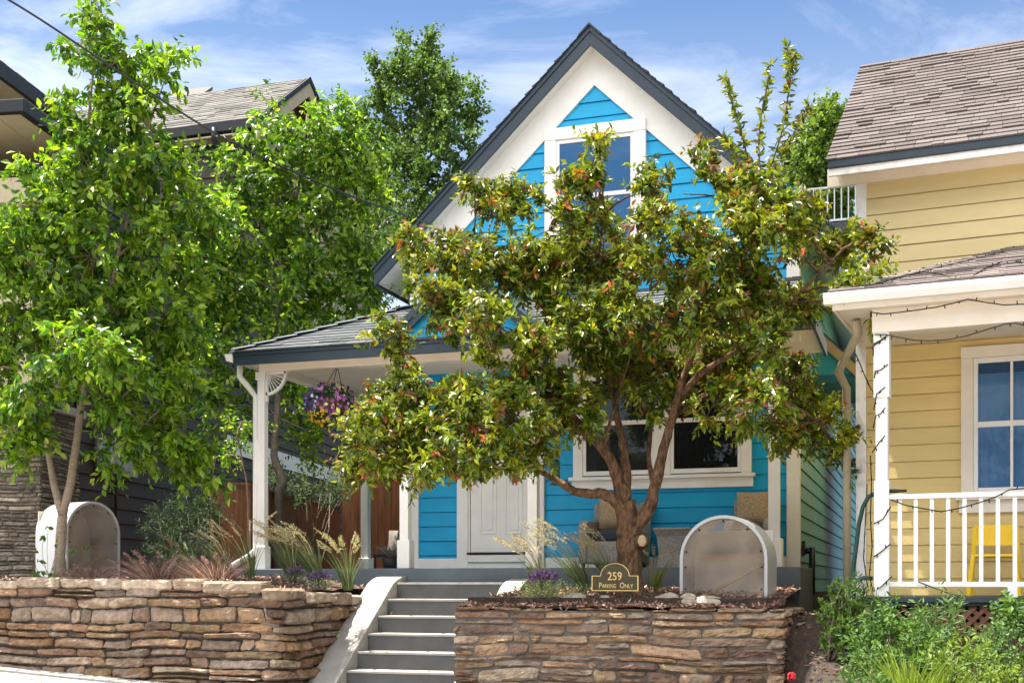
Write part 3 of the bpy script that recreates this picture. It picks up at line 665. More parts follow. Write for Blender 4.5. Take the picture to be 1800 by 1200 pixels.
# gable window
def window(root, x0, x1, z0, z1, y, pane, cas=0.11, rail=None, mull=(), sill=True, proud=0.05, sashmat=None, casmat=None, head=0.0, muntin=None, blind=None):
    """double-hung window: casing, sashes, panes, sill; faces -y of the root frame"""
    loc = ORG[root.name] is None
    c = MB()
    c.box(x0, x0+cas, y-proud, y+.01, z0+.002, z1-cas-.001); c.box(x1-cas, x1, y-proud, y+.01, z0+.002, z1-cas-.001); c.box(x0-head, x1+head, y-proud-.006, y+.01, z1-cas, z1)
    for m in mull: c.box(m[0], m[1], y-proud+.004, y+.01, z0+.002, z1-cas-.001)
    f = c.build('window', casmat or M['white'], root, bevel=0.004, local=loc)
    edges = [x0+cas] + [e for m in mull for e in m] + [x1-cas]
    for i in range(0, len(edges), 2):
        a, b = edges[i], edges[i+1]; s = MB(); w_ = 0.045; y0 = y-proud+.012
        zs = [z0+.02, z1-cas]
        s.box(a+.001, a+w_, y0, y+.01, zs[0], zs[1]-.001); s.box(b-w_, b-.001, y0, y+.01, zs[0], zs[1]-.001)
        s.box(a+w_, b-w_, y0+.002, y+.01, zs[0], zs[0]+w_*1.3); s.box(a+w_, b-w_, y0+.002, y+.01, zs[1]-w_*1.2, zs[1]-.001)
        if rail: s.box(a+w_, b-w_, y0+.004, y+.01, rail-.028, rail+.028)
        if muntin:
            for k in muntin: s.box(a+(b-a)*k-.014, a+(b-a)*k+.014, y0+.007, y+.01, zs[0]+w_*1.3, zs[1]-w_*1.2)
        s.build('sash', sashmat or M['white'], f, bevel=0.003, local=loc)
        p = MB(); yp = y-proud+.030
        p.add([(a+w_-.004, yp, zs[0]+.01), (b-w_+.004, yp, zs[0]+.01), (b-w_+.004, yp, zs[1]-.01), (a+w_-.004, yp, zs[1]-.01)], [(0,1,2,3)])
        p.build('pane', pane, f, local=loc)
    if blind == 'slats':
        for i in range(0, len(edges), 2):
            k = MB(); k.add([(edges[i]+.01, y-proud+.049, z0+.02), (edges[i+1]-.01, y-proud+.049, z0+.02), (edges[i+1]-.01, y-proud+.049, z1-cas), (edges[i]+.01, y-proud+.049, z1-cas)], [(0,1,2,3)]); k.build('dark_room', M['dark'], f, local=loc)
    if blind:
        for i in range(0, len(edges), 2):
            a, b = edges[i]+.03, edges[i+1]-.03; k = MB(); z = z0+.03
            if blind == 'slats' and i == 0:
                while z < z1-cas-.03: k.add([(a, y-proud+.043, z), (b, y-proud+.043, z), (b, y-proud+.033, z+.018), (a, y-proud+.033, z+.018)], [(0,1,2,3)]); z += .026
                k.build('blind', M['blind'], f, local=loc)
            elif blind == 'curtain':
                n = 60; zt = z1-cas-.16
                for m in range(n):
                    p, q = a+(b-a)*m/n, a+(b-a)*(m+1)/n; w_ = lambda t: y-proud+.040+.004*math.sin(t*38)+.003*math.sin(t*91+1)
                    k.sm = True; k.add([(p, w_(p), z), (q, w_(q), z), (q, w_(q), zt), (p, w_(p), zt)], [(0,1,2,3)])
                k.build('curtain', M['curtain'], f, local=loc)
                k = MB(); z = zt+.004
                while z < z1-cas-.02: k.add([(a, y-proud+.042, z), (b, y-proud+.042, z), (b, y-proud+.034, z+.016), (a, y-proud+.034, z+.016)], [(0,1,2,3)]); z += .022
                k.build('blind', M['blind'], f, local=loc)
    if sill:
        q = MB(); q.box(x0-.05, x1+.05, y-proud-.055, y+.012, z0-.045, z0); q.box(x0-.02, x1+.02, y-proud+.012, y+.012, z0-.17, z0-.046); q.build('sill', casmat or M['white'], f, bevel=0.004, local=loc)
    return f
gx0, gx1 = ray(960, 300, YW)[0], ray(1137, 300, YW)[0]
window(BH, gx0, gx1, ray(1048, 462, YW)[2], ray(1048, 221, YW)[2], YW-.022, M['pane_blue'], cas=0.16, rail=ray(1048, 345, YW)[2], proud=0.06)
# porch-wall window (two sashes)
wx0, wx1 = ray(1010, 800, YW)[0], ray(1322, 800, YW)[0]; m0, m1 = ray(1149, 800, YW)[0], ray(1180, 800, YW)[0]
window(BH, wx0, wx1, ray(1160, 836, YW)[2], ray(1160, 640, YW)[2], YW-.022, M['pane'], cas=0.13, rail=ray(1160, 741, YW)[2], mull=((m0, m1),), proud=0.06, blind='slats')
# door
dx0, dx1 = ray(829, 900, YW)[0], ray(935, 900, YW)[0]; dz0 = ray(880, 972, YW)[2]
dr = MB(); dr.box(dx0-.19, dx0-.03, YW-.075, YW, ZP, 2.42); dr.box(dx1+.03, dx1+.19, YW-.075, YW, ZP, 2.42); dr.box(dx0-.21, dx1+.21, YW-.085, YW, 2.421, 2.60)
dr.box(dx0-.03, dx0-.004, YW-.055, YW, dz0, 2.42); dr.box(dx1+.004, dx1+.03, YW-.055, YW, dz0, 2.42); dr.box(dx0-.004, dx1+.004, YW-.055, YW, 2.39, 2.42)
door_frame = dr.build('door_frame', M['white'], BH, bevel=0.005)
ds = MB(); ds.box(dx0-.03, dx1+.03, YW-.105, YW, dz0-.12, dz0-.022); ds.box(dx0-.03, dx1+.03, YW-.075, YW, ZP, dz0-.121); ds.build('door_step', M['white'], BH, bevel=0.005)
th = MB(); th.box(dx0-.03, dx1+.03, YW-.11, YW, dz0-.02, dz0+.012); th.build('threshold', M['black'], BH)
d = MB(); d.box(dx0+.004, dx1-.006, YW-.048, YW, dz0+.014, 2.385)
dw = dx1-dx0
for (p0, p1, q0, q1) in ((.16,.44,.26,1.02),(.58,.86,.26,1.02),(.16,.44,1.16,1.95),(.58,.86,1.16,1.95)):
    a, b, c_, e = dx0+dw*p0, dx0+dw*p1, dz0+q0, dz0+q1
    for (i0, i1, k0, k1) in ((a, b, c_, c_+.022), (a, b, e-.022, e), (a, a+.022, c_+.022, e-.022), (b-.022, b, c_+.022, e-.022)): d.box(i0, i1, YW-.056, YW-.04, k0, k1)
    d.box(a+.05, b-.05, YW-.054, YW-.04, c_+.05, e-.05)
dro = d.build('door', M['white'], BH, bevel=0.006)
hn = MB(); hx = dx0+.07; hn.ball((hx, YW-.10, dz0+1.0), 0.028); hn.tube([(hx, YW-.10, dz0+1.0), (hx, YW-.04, dz0+1.0)], 0.012); hn.build('door_knob', M['black'], dro)

# porch floor
pf = MB(); pf.box(-8.85, -1.30, 14.36, YW-.001, -0.35, ZP); pf.box(-8.85, XW0-.05, YW, 19.6, -0.35, ZP); pf.build('porch_floor', M['porch'], BH, bevel=0.01)
# porch roof
YE = 14.2; XE0, XE1 = -8.51, -1.12; ZEA = 2.86; SL = 0.47
soff = MB(); soff.box(XE0+.03, XE1-.03, YE+.036, YW-.05, 2.885, 2.91); soff.box(XE0+.03, XW0-.05, YW-.049, 19.8, 2.885, 2.91); soff.build('porch_ceiling', M['cream'], BH)
fa = MB(); fa.box(XE0, XE1, YE, YE+.035, 2.835, 3.0); fa.box(XE0, XE1, YE-.02, YE-.001, 2.955, 3.012); fa.box(XE1-.035, XE1, YE+.036, YW-.04, 2.836, 3.0); fa.build('porch_fascia', M['slate'], BH, bevel=0.003)
deck = MB()
deck.prism([(XE0+.01, YE+.01, 3.0), (XE1-.01, YE+.01, 3.0), (XW1+.03, YW-.03, 3.0+SL*(YW-.03-YE)), (XW0, YW-.03, 3.0+SL*(YW-.03-YE))], (0, 0, -0.03))
deck.prism([(XE1-.01, YE+.02, 3.0), (XE1-.01, YW-.03, 3.0), (XW1+.03, YW-.03, 3.0+SL*(YW-.03-YE))], (0, 0, -.03))
deck.prism([(XE0+.01, YE+.02, 3.0), (XW0, YW, 3.0+SL*(YW-YE)), (XW0, 19.9, 3.0+SL*(YW-YE)), (XE0+.01, 19.9, 3.0)], (0, 0, -0.03))
deck.build('porch_roof_deck', M['slate'], BH)
sh = MB(); Ls = math.hypot(YW-YE, SL*(YW-YE)); PS = [(0.10,0.108,0.115),(0.085,0.094,0.10),(0.115,0.12,0.125),(0.075,0.083,0.09)]
def limp(u): t = u/Ls*(YW-YE); return (max(0, t*(XW0-XE0)/(YW-YE)), XE1-XE0+.02 - t*(XE1-XW1-.03)/(YW-YE))
shingles(sh, (XE0, YE-.035, 3.005), (1,0,0), (0, 1, SL), Ls, 0.15, limp, PS, tab=(0.2, 0.5), th=0.016)
shingles(sh, (XE0-.03, YE, 3.005), (0,1,0), (1, 0, SL*(YW-YE)/(XW0-XE0)), math.hypot(XW0-XE0, SL*(YW-YE)), 0.15, lambda u: (u*0.9, 19.9-YE), PS, tab=(0.2, 0.5), th=0.016)
for i in range(9):                                       # hip caps
    t0, t1 = i/9 - 0.01, (i+1)/9 + 0.03; a = np.array((XE0, YE, 3.03)); b = np.array((XW0, YW, 3.03+SL*(YW-YE)))
    p, q = a + (b-a)*t0, a + (b-a)*t1; sd_ = np.array((0.11, -0.11, -0.03)); sh.col = (0.11, 0.125, 0.14)
    sh.add([p+sd_+(0,0,.03), p+(0,0,.035), p-sd_-(0,0,.04), q+sd_+(0,0,.0), q+(0,0,.01), q-sd_-(0,0,.06), p+sd_-(0,0,.01), p-(0,0,.02)], [(0,1,4,3),(1,2,5,4),(6,7,1,0)])
sh.build('porch_roof', M['shingle_slate'], BH, color=True)
bm_ = MB(); bm_.box(XE0+.22, XE1-.2, 14.47, 14.63, 2.785, 2.884); bm_.box(XE0+.225, XE0+.37, 14.631, 19.7, 2.79, 2.884); bm_.build('porch_beam', M['cream'], BH, bevel=0.004)
# pediment over the steps
px0, px1, pxm, pz0, pz1 = -6.32, -4.30, -5.31, 2.99, 3.86
pg = MB(); pg.prism([(px0+.12, 14.19, pz0+.03), (px1-.12, 14.19, pz0+.03), (pxm, 14.19, pz1-.11)], (0, 0.2, 0)); 
pd = pg.build('pediment', M['blue'], BH)
for sg in (-1, 1):
    rk = MB(); e = px0 if sg < 0 else px1
    a = np.array((pxm, 14.10, pz1)); b = np.array((e-(-sg)*0 , 14.10, pz0)); rk.prism([a, b, b-(0,0,.15), a-(0,0,.15)], (0, .045, 0))
    a2 = a + (0,-.022,-.05); b2 = b + (0,-.022,-.05); rk.prism([a2+(0,0,.08), b2+(0,0,.08), b2, a2], (0, .0215, 0))
    rk.build('pediment_rake', M['slate'], pd)
    rr = MB(); zr = 3.0 + SL*1.72
    rr.prism([(pxm, 14.08, pz1+.012), (e+sg*.03, 14.08, pz0), (e+sg*.03, 14.08, pz0+.03), (pxm, 14.08, pz1+.045)], (0, 1.80, 0)); rr.build('pediment_roof', M['slate'], pd)
# posts, plinths, bracket
def post(u, Y, w_=0.105, label=None, pl=(0.15, 0.30)):
    x = ray(u, 900, Y)[0]; p = MB(); p.box(x-w_/2, x+w_/2, Y-w_/2, Y+w_/2, ZP, 2.79); p.box(x-w_/2-.02, x+w_/2+.02, Y-w_/2-.02, Y+w_/2+.02, 2.68, 2.786)
    o = p.build('porch_post', M['white'], BH, bevel=0.006, label=label)
    q = MB(); q.box(x-pl[0]/2, x+pl[0]/2, Y-pl[0]/2, Y+pl[0]/2, ZP+.001, ZP+pl[1]); q.build('plinth', M['white'], o, bevel=0.008); return x, o
xp1, _ = post(462, 14.55); xp2, _ = post(713, 14.55, 0.12, pl=(0.17, 0.36)); xp3, _ = post(938, 14.55, 0.12, pl=(0.165, 0.26)); xp4, _ = post(1361, 14.55, 0.125, pl=(0.19, 0.33)); post(643, 19.3, 0.13, pl=(0.20, 0.24))
br = MB(); rad = 0.29; cx, cz = xp1 + .053, 2.785
br.box(cx, cx+rad+.03, 14.53, 14.57, cz-.03, cz-.001); br.box(cx, cx+.025, 14.53, 14.57, cz-rad-.10, cz-.03)
arc = [(cx+.0+rad*math.cos(t), cz-rad*math.sin(t)) for t in np.linspace(0.02, math.pi/2, 12)]
for (p, q) in zip(arc[:-1], arc[1:]): br.bar((p[0], 14.55, p[1]), (q[0], 14.55, q[1]), 0.035, 0.04, up=(0,1,0))
for t in np.linspace(0.12, math.pi/2-.12, 8): br.bar((cx+.06*math.cos(t), 14.55, cz-.06*math.sin(t)), (cx+rad*math.cos(t), 14.55, cz-rad*math.sin(t)), 0.010, 0.012, up=(0,1,0))
br.build('sunburst_bracket', M['white'], BH)
gt = MB(); gt.prism([(XE0-.005, YE-.01, 2.87), (XE0-.10, YE-.01, 2.90), (XE0-.125, YE-.01, 2.985), (XE0-.005, YE-.01, 2.985)], (0, 5.6, 0)); gt.build('gutter', M['white'], BH)
dp = MB(); xd = xp1 - 0.105
dp.tube([(XE0-.02, 14.4, 2.87), (XE0-.02, 14.4, 2.72), (XE0+.04, 14.45, 2.63), (xd-.06, 14.52, 2.56), (xd, 14.55, 2.47), (xd, 14.55, 0.55), (xd, 14.55, 0.45), (xd-.06, 14.5, 0.37), (xd-.52, 14.4, 0.10)], 0.04, 8); dp.build('downspout', M['white'], BH)
# side bump-out roof on the right wall, and pipes
ya = 18.7
aw = MB(); aw.prism([(XW1+.02, ya, 3.05), (XW1+.56, ya, 3.05), (XW1+.02, ya, 3.58)], (0, 2.2, 0)); a_o = aw.build('side_awning', M['teal'], BH)
aw = MB(); aw.bar((XW1+.02, ya-.03, 3.66), (XW1+.66, ya-.03, 3.02), 0.09, 0.14, up=(0.7,0,0.7)); aw.build('awning_rake', M['tan'], a_o)
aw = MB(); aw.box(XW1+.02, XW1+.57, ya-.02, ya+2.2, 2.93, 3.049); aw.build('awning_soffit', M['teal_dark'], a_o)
aw = MB(); aw.prism([(XW1+.02, ya-.08, 3.74), (XW1+.72, ya-.08, 3.04), (XW1+.72, ya-.08, 3.07), (XW1+.02, ya-.08, 3.77)], (0, 2.4, 0)); aw.build('awning_roof', M['slate'], a_o)
pp = MB(); pp.tube([(XW1+.02, 16.5, 0.42), (XW1+.16, 16.5, 0.42)], 0.035); pp.tube([(XW1+.14, 16.5, 0.47), (XW1+.14, 16.5, -0.15)], 0.04); pp.box(XW1+.02, XW1+.06, 16.38, 16.48, 0.36, 0.55); pp.build('vent_pipe', M['black'], BH)
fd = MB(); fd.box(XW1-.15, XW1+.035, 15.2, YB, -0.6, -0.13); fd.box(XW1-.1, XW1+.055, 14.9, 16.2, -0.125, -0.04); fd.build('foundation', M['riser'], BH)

# ================================================================== YELLOW HOUSE (its own frame, turned a little towards the street)
RZ = math.radians(-5.4)
YO = ray(1551, 1048, 11.6)
YH = empty('yellow_house', (YO[0], YO[1], YO[2]), 'yellow clapboard house with a brown shingle roof and railed front porch', 'house', rz=RZ, local=True)
cR, sR = math.cos(RZ), math.sin(RZ)
def yl(u, v, y):
    """local coordinates of pixel (u, v) on the yellow house's local plane y"""
    s = (u-900)/F; dx, dy = -SA + s*CA, CA + s*SA; dz = (1025-v)/F
    lx, ly = dx*cR + dy*sR, -dx*sR + dy*cR; ox, oy = -(YO[0]*cR + YO[1]*sR), -(-YO[0]*sR + YO[1]*cR)
    t = (y - oy)/ly; return np.array((ox + t*lx, y, t*dz - YO[2]))
def yworld(p): return np.array((YO[0] + p[0]*cR - p[1]*sR, YO[1] + p[0]*sR + p[1]*cR, p[2] + YO[2]))
PD = 1.75; XEND = 7.0                              # porch depth; the house runs on beyond the frame
yx0 = yl(1507, 400, PD)[0]; zeave = yl(1525, 318, PD)[2]
wl = MB(); wl.box(yx0+.02, XEND, PD+.02, PD+7, -0.4, zeave+.25); wl.build('wall', M['yellow'], YH, local=True)
sd = MB(); zsp = (zeave-.02)/math.ceil((zeave)/0.172); zlow_ = zsp*round(2.75/zsp); siding(sd, yx0+.02, XEND, zlow_, zeave-.02, PD, zsp, out=.015); sd.build('clapboard_siding', M['yellow'], YH, local=True)
sd = MB(); siding(sd, yx0+.02, XEND, 0.0, zlow_, PD, zsp, out=.015); sd.build('porch_siding', M['yellow_bounce'], YH, local=True)
cb = MB(); cb.box(yx0-.01, yx0+.095, PD-.034, PD+.1, -.05, zeave-.03); cb.build('corner_board', M['peel'], YH, local=True, bevel=0.004)
fz = MB(); fz.box(yx0-.3, XEND, PD-.040, PD+.01, zeave-.03, zeave+.16); fz.build('frieze_board', M['cream'], YH, local=True)
# upper roof
ye = PD-0.42; e0 = yl(1455, 300, ye); r0 = yl(1490, 127, PD+2.05)
zE_, zR_ = yl(1460, 288, ye)[2], r0[2]; xl = yl(1456, 290, ye)[0]; sl_ = (zR_-zE_)/(PD+2.05-ye)
sf = MB(); sf.prism([(xl+.03, ye+.05, zE_-.10), (XEND, ye+.05, zE_-.10), (XEND, PD-.042, zE_-.02), (xl+.03, PD-.042, zE_-.02)], (0, 0, .02)); sf.build('eave_soffit', M['cream'], YH, local=True)
gf = MB(); gf.box(xl, XEND, ye-.03, ye+.03, zE_-.055, zE_+.045); gf.build('gutter', M['slate'], YH, local=True, bevel=0.01)
gf = MB(); gf.box(xl+.005, XEND, ye-.005, ye+.035, zE_-.125, zE_-.057); gf.build('fascia_board', M['peel'], YH, local=True)
dk = MB(); dk.prism([(xl+.02, ye+.031, zE_-.03), (xl+.02, PD+2.05, zR_-.04), (xl+.02, PD+2.05, zR_-.14), (xl+.02, ye+.031, zE_-.12)], (XEND, 0, 0))
dk.prism([(xl+.02, PD+2.05, zR_-.04), (xl+.02, PD+5, zR_-.04-sl_*2.9), (xl+.02, PD+5, zR_-.14-sl_*2.9), (xl+.02, PD+2.05, zR_-.14)], (XEND, 0, 0)); dk.build('roof_deck', M['peel'], YH, local=True)
PB = [(0.130,0.112,0.106),(0.120,0.102,0.097),(0.142,0.122,0.116),(0.104,0.088,0.083),(0.127,0.105,0.10)]
sh = MB(); Ls = math.hypot(PD+2.05-ye, zR_-zE_)
shingles(sh, (xl-.02, ye-.03, zE_+.03), (1,0,0), (0, PD+2.05-ye, zR_-zE_), Ls+.03, 0.112, lambda u: (0, 5.2), PB, tab=(0.10, 0.36), th=0.018)
sh.col = (0.20, 0.155, 0.145)
for i in range(24):
    x = xl + i*0.21; t = random.uniform(0, .012)
    for sg in (-1, 1): sh.prism([(x, PD+2.05, zR_+.045+t), (x, PD+2.05+sg*.13, zR_+.045+t-.10), (x, PD+2.05+sg*.13, zR_+.03+t-.10), (x, PD+2.05, zR_+.03+t)], (0.225, 0, 0))
sh.build('roof', M['shingle_brown'], YH, local=True, color=True)
vp = MB(); q = yl(1789, 95, PD+2.1); vp.tube([(q[0], q[1], q[2]-.1), (q[0], q[1], q[2]+.14)], 0.022); vp.build('vent_pipe', M['black'], YH, local=True)
# porch roof with hip at the left
pe = -0.30; zg = yl(1480, 522, pe)[2]; xg = yl(1448, 528, pe)[0]; hipx = yl(1524, 506, PD)
zj = hipx[2]; xj = yl(1787, 436, PD)
sf = MB(); sf.box(xg+.07, XEND, pe+.06, PD-.03, zg-.085, zg-.07); sf.build('porch_soffit', M['cream'], YH, local=True)
pfz = MB(); pfz.box(xg+.065, XEND, pe+.062, pe+.09, zg-.10, zg-.05); pfz.box(xg+.066, xg+.09, pe+.091, PD-.04, zg-.10, zg-.05); pfz.build('porch_fascia', M['cream'], YH, local=True)
gg = MB(); prof = [(pe+.062, zg-.055), (pe-.01, zg-.055), (pe-.045, zg+.0), (pe-.045, zg+.04), (pe+.062, zg+.045)]
gg.prism([(xg, y, z) for y, z in prof], (XEND, 0, 0)); gg.build('porch_gutter', M['white'], YH, local=True)
pr = MB(); zt_ = zg + .05; ztop = yl(1800, 434, PD)[2]; SLp = (ztop - zt_)/(PD - pe)
pr.prism([(xg+.02, pe, zt_-.02), (XEND, pe, zt_-.02), (XEND, PD-.02, ztop-.02), (xj[0], PD-.02, ztop-.02), (hipx[0]+.02, PD-.02, zt_+.06)], (0, 0, -.02)); pr.build('porch_roof_deck', M['peel'], YH, local=True)
sh = MB(); Ls = math.hypot(PD-pe, ztop-zt_)
def limy(u):
    t = u/Ls; return (t*(xj[0]-xg)*0.94, XEND-xg)
PBp = [(0.20,0.17,0.158),(0.18,0.15,0.14),(0.22,0.185,0.172),(0.16,0.13,0.122)]
shingles(sh, (xg, pe-.03, zt_), (1,0,0), (0, PD-pe, ztop-zt_), Ls, 0.12, lambda u: (limy(u)[0], 4.3), PBp, tab=(0.15, 0.42), th=0.012)
shingles(sh, (xg, pe, zt_), (0,1,0), (xj[0]-xg, 0, ztop-zt_), math.hypot(xj[0]-xg, ztop-zt_), 0.12, lambda u: (u*(PD-pe)/math.hypot(xj[0]-xg, ztop-zt_), PD-pe-.02), PBp, tab=(0.15, 0.42), th=0.012)
sh.build('porch_roof', M['shingle_brown'], YH, local=True, color=True)
zb0, zb1 = yl(1600, 583, 0)[2], zg-.086
bb = MB(); bb.box(-0.08, XEND, -0.075, 0.075, zb0, zb1); bb.build('porch_beam', M['cream'], YH, local=True, bevel=0.004)
pw = yl(1564, 800, 0)[0] - yl(1538, 800, 0)[0]; pc = (yl(1564, 800, 0)[0] + yl(1538, 800, 0)[0])/2
pp = MB(); pp.box(pc-pw/2+.012, pc+pw/2-.012, -.06, .06, 0.0, zb0-.001); pp.box(pc-pw/2, pc+pw/2, -.072, .072, 0.0, yl(1550, 845, 0)[2]); pp.box(pc-pw/2-.004, pc+pw/2+.004, -.074, .074, yl(1550, 700, 0)[2], zb0-.002)
ypost = pp.build('porch_post', M['white'], YH, local=True, bevel=0.006)
fl = MB(); fl.box(pc-.14, XEND, -.10, PD-.001, -.045, -.001); fl.build('porch_floor', M['slate'], YH, local=True)
tm = MB(); tm.box(pc-.13, XEND, -.085, .05, -.075, -.046); tm.build('porch_skirt', M['dark'], YH, local=True)
# railing
zt2, zb2 = yl(1600, 868, 0)[2], yl(1600, 1025, 0)[2]
rl = MB(); rl.box(pc+pw/2, XEND-3, -.035, .035, zt2-.045, zt2); rl.box(pc+pw/2, XEND-3, -.022, .022, zb2-.03, zb2+.015)
rail_o = rl.build('railing', M['white'], YH, local=True, bevel=0.004)
xb = yl(1582, 900, 0)[0]; dxb = yl(1610, 900, 0)[0] - xb; i = 0
while xb + i*dxb < 3.95:
    b_ = MB(); b_.box(xb+i*dxb-.017, xb+i*dxb+.017, -.017, .017, zb2+.015, zt2-.045); b_.build('baluster', M['white'], rail_o, local=True); i += 1
q = yl(1780, 1035, 0)[0]; ft_ = MB(); ft_.box(q-.04, q+.04, -.035, .035, 0.0, zb2-.03); ft_.build('rail_foot', M['white'], rail_o, local=True)
# window behind the railing
a_, b_ = yl(1690, 800, PD)[0], yl(1690, 800, PD)[0] + 1.42
window(YH, a_, b_, yl(1700, 872, PD)[2], yl(1700, 612, PD)[2], PD-.02, M['curtain_blue'], cas=0.115, rail=yl(1745, 746, PD)[2], proud=0.055, casmat=M['cream'], muntin=(0.30, 0.62), sashmat=M['white'], blind='curtain')
# downspout beside the corner board
zq = zg-.09; qx = yl(1492, 640, PD-.1)[0]
dp = MB(); g0 = yl(1478, 610, 0.2)
dp.tube([(xg+.2, .25, zq-.01), (xg+.21, .3, zq-.12), (qx-.06, PD-.4, zq-.30), (qx-.02, PD-.12, zq-.42), (qx-.02, PD-.09, zq-.8), (qx-.02, PD-.09, -.1)], 0.042, 8); dp.build('downspout', M['ltan'], YH, local=True)
# lattice skirt under the porch
lt = MB(); zl0, zl1 = -.52, -.08; xx = pc - .1
x = xx - .5
while x < 3.2:
    for (sg, yy) in ((1, -.048), (-1, -.036)):
        p0, p1 = (x, zl0), (x + (zl1-zl0), zl1)
        if sg < 0: p0, p1 = (x, zl1), (x + (zl1-zl0), zl0)
        if p0[0] >= xx: lt.bar((p0[0], yy, p0[1]), (p1[0], yy, p1[1]), 0.010, 0.036, up=(0.7, 0, -0.7*sg))
    x += 0.095
lt.build('lattice_skirt', M['lattice'], YH, local=True)
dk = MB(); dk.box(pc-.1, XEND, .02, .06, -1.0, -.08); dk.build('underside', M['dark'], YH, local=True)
rw = MB(); rw.box(yx0-.9, yx0+.4, PD+7, PD+9, -.4, zeave-.6); rw.build('rear_wall', M['yellow'], YH, local=True)

# ================================================================== LEFT HOUSE (its side wall splays away from the blue house)
LZ = math.radians(10.4); cL, sL = math.cos(LZ), math.sin(LZ)
LO = np.array((-12.1, 15.65, -0.1))
LH = empty('brown_house', LO, 'tall dark brown house with stone pillar and grey shingle roofs behind the left trees', 'house', rz=LZ, local=True)
def toL(p):
    p = np.asarray(p, float) - LO; return np.array((p[0]*cL + p[1]*sL, -p[0]*sL + p[1]*cL, p[2]))
def ll(u, v, x=None, y=None):
    s = (u-900)/F; d = np.array((-SA + s*CA, CA + s*SA, (1025-v)/F)); a = d[0]*cL + d[1]*sL; b = -d[0]*sL + d[1]*cL
    ox, oy = -(LO[0]*cL + LO[1]*sL), -(-LO[0]*sL + LO[1]*cL)
    t = (x-ox)/a if x is not None else (y-oy)/b
    return np.array((ox + t*a, oy + t*b, t*d[2] - LO[2]))
wl = MB(); wl.box(-7, -.02, .02, 18, -.3, 6.3); wl.box(-7, -.03, 8.2, 18, 6.3, 9.6); wl.build('wall', M['brown'], LH, local=True)
sd = MB(); siding(sd, .02, 18, -.1, 6.3, 0.0, 0.235, ax='y', sgn=1, out=0.03); siding(sd, 8.2, 18, 6.3, 9.6, 0.0, 0.235, ax='y', sgn=1, out=0.03); siding(sd, -7, 0, 6.3, 9.6, 8.2, 0.235, sgn=-1, out=.03); siding(sd, -7, -.03, -.1, 6.3, 0.02, 0.235, sgn=-1, out=.015)
sd.build('lap_siding', M['brown'], LH, local=True)
# stone pillar
pk = MB(); pk.box(-1.5, .08, -1.14, -.02, -.3, 2.52); pl_ = pk.build('stone_pillar', M['mortar'], LH, local=True)
LEDGE = [(0.29,0.245,0.185),(0.22,0.19,0.15),(0.34,0.29,0.22),(0.17,0.15,0.125),(0.26,0.21,0.15)]
ps = MB()
stone_face(ps, 1.6, lambda s: -.1, lambda s: 2.55, lambda s, z, n: (-1.5+s, -1.14-n, z), pal=LEDGE, hr=(.035, .085), wr=(.12, .45), depth=.05, seed=21, bulge=.045, rough=.6)
stone_face(ps, 1.1, lambda s: -.1, lambda s: 2.55, lambda s, z, n: (.08+n, -1.12+s, z), pal=LEDGE, hr=(.035, .085), wr=(.12, .45), depth=.05, seed=22, bulge=.045, rough=.6)
ps.build('ledge_stones', M['ledge'], pl_, local=True, color=True)
pc_ = MB(); pc_.box(-1.6, .2, -1.26, .0, 2.56, 2.68); pc_.build('pillar_cap', M['concrete'], pl_, local=True, bevel=.01)
uw = MB(); uw.box(-1.35, -.12, -1.0, -.03, 2.69, 5.6); uw.build('porch_column', M['ltan'], LH, local=True, bevel=.01)
for (z0, z1, m_, o) in ((5.0, 5.28, 'ltan', .05), (5.29, 5.5, 'brown_trim', .02), (5.51, 5.85, 'ltan', .07)):
    q = MB(); q.box(-4, -.05+o, -1.05-o, -.031, z0, z1); q.build('beam_trim', M[m_], LH, local=True)
# lower eave with corner gutter
c0 = ll(45, 178, y=-1.5); gx, gz = c0[0], c0[2]
q = MB(); q.box(-6, gx, -1.56, -1.44, gz-.16, gz+.02); q.box(gx-.12, gx, -1.439, 1.5, gz-.16, gz+.02); q.build('gutter', M['black'], LH, local=True, bevel=.012)
q = MB(); q.box(-6, gx-.125, -1.438, 1.5, gz-.10, gz-.07); q.build('eave_soffit', M['ltan'], LH, local=True)
SHG = [(0.155,0.147,0.135),(0.135,0.128,0.118),(0.175,0.166,0.152),(0.115,0.11,0.10)]
sh = MB()
shingles(sh, (-6, -1.5, gz+.02), (1,0,0), (0, 1, .25), 1.6, .16, lambda u: (0, gx+6-u*.4), SHG)
# upper roof over the front block: eave facing the blue house
a = toL(ray(0, 117, 16.6)); b = toL(ray(137, 222, 19.6)); zu = (a[2]+b[2])/2; xu = (a[0]+b[0])/2
shingles(sh, (xu, -3.0, zu+.1), (0,1,0), (-1, 0, .68), 2.6, .16, lambda u: (max(0, u*.3), 9.5), SHG)
q = MB(); q.box(xu-.06, xu+.02, -3.0, 7.8, zu-.16, zu+.09); q.build('eave_fascia', M['black'], LH, local=True)
q = MB(); q.box(xu-3, xu-.07, -2.9, 7.8, zu-.18, zu-.15); q.build('eave_soffit', M['ltan'], LH, local=True)
# rear block roof with its gable to the right
EX, EY, EZ = ray(448, 210, 23.3); RY = 25.66; RZz = ray(540, 138, RY)[2]; PITL = (RZz-EZ)/(RY-EY); XW_ = EX - 9
R0 = [toL((XW_, EY, EZ)), toL((EX, EY, EZ)), toL((EX, RY, RZz)), toL((XW_, RY, RZz)), toL((EX, RY+4, RZz-PITL*4)), toL((XW_, RY+4, RZz-PITL*4))]
hx_ = nrm(R0[1]-R0[0]); ux_ = nrm(R0[2]-R0[1]); Lr = np.linalg.norm(R0[2]-R0[1])
shingles(sh, R0[0], hx_, ux_, Lr, .16, lambda u: (0, 9.0), SHG, tab=(.15, .5), th=.016)
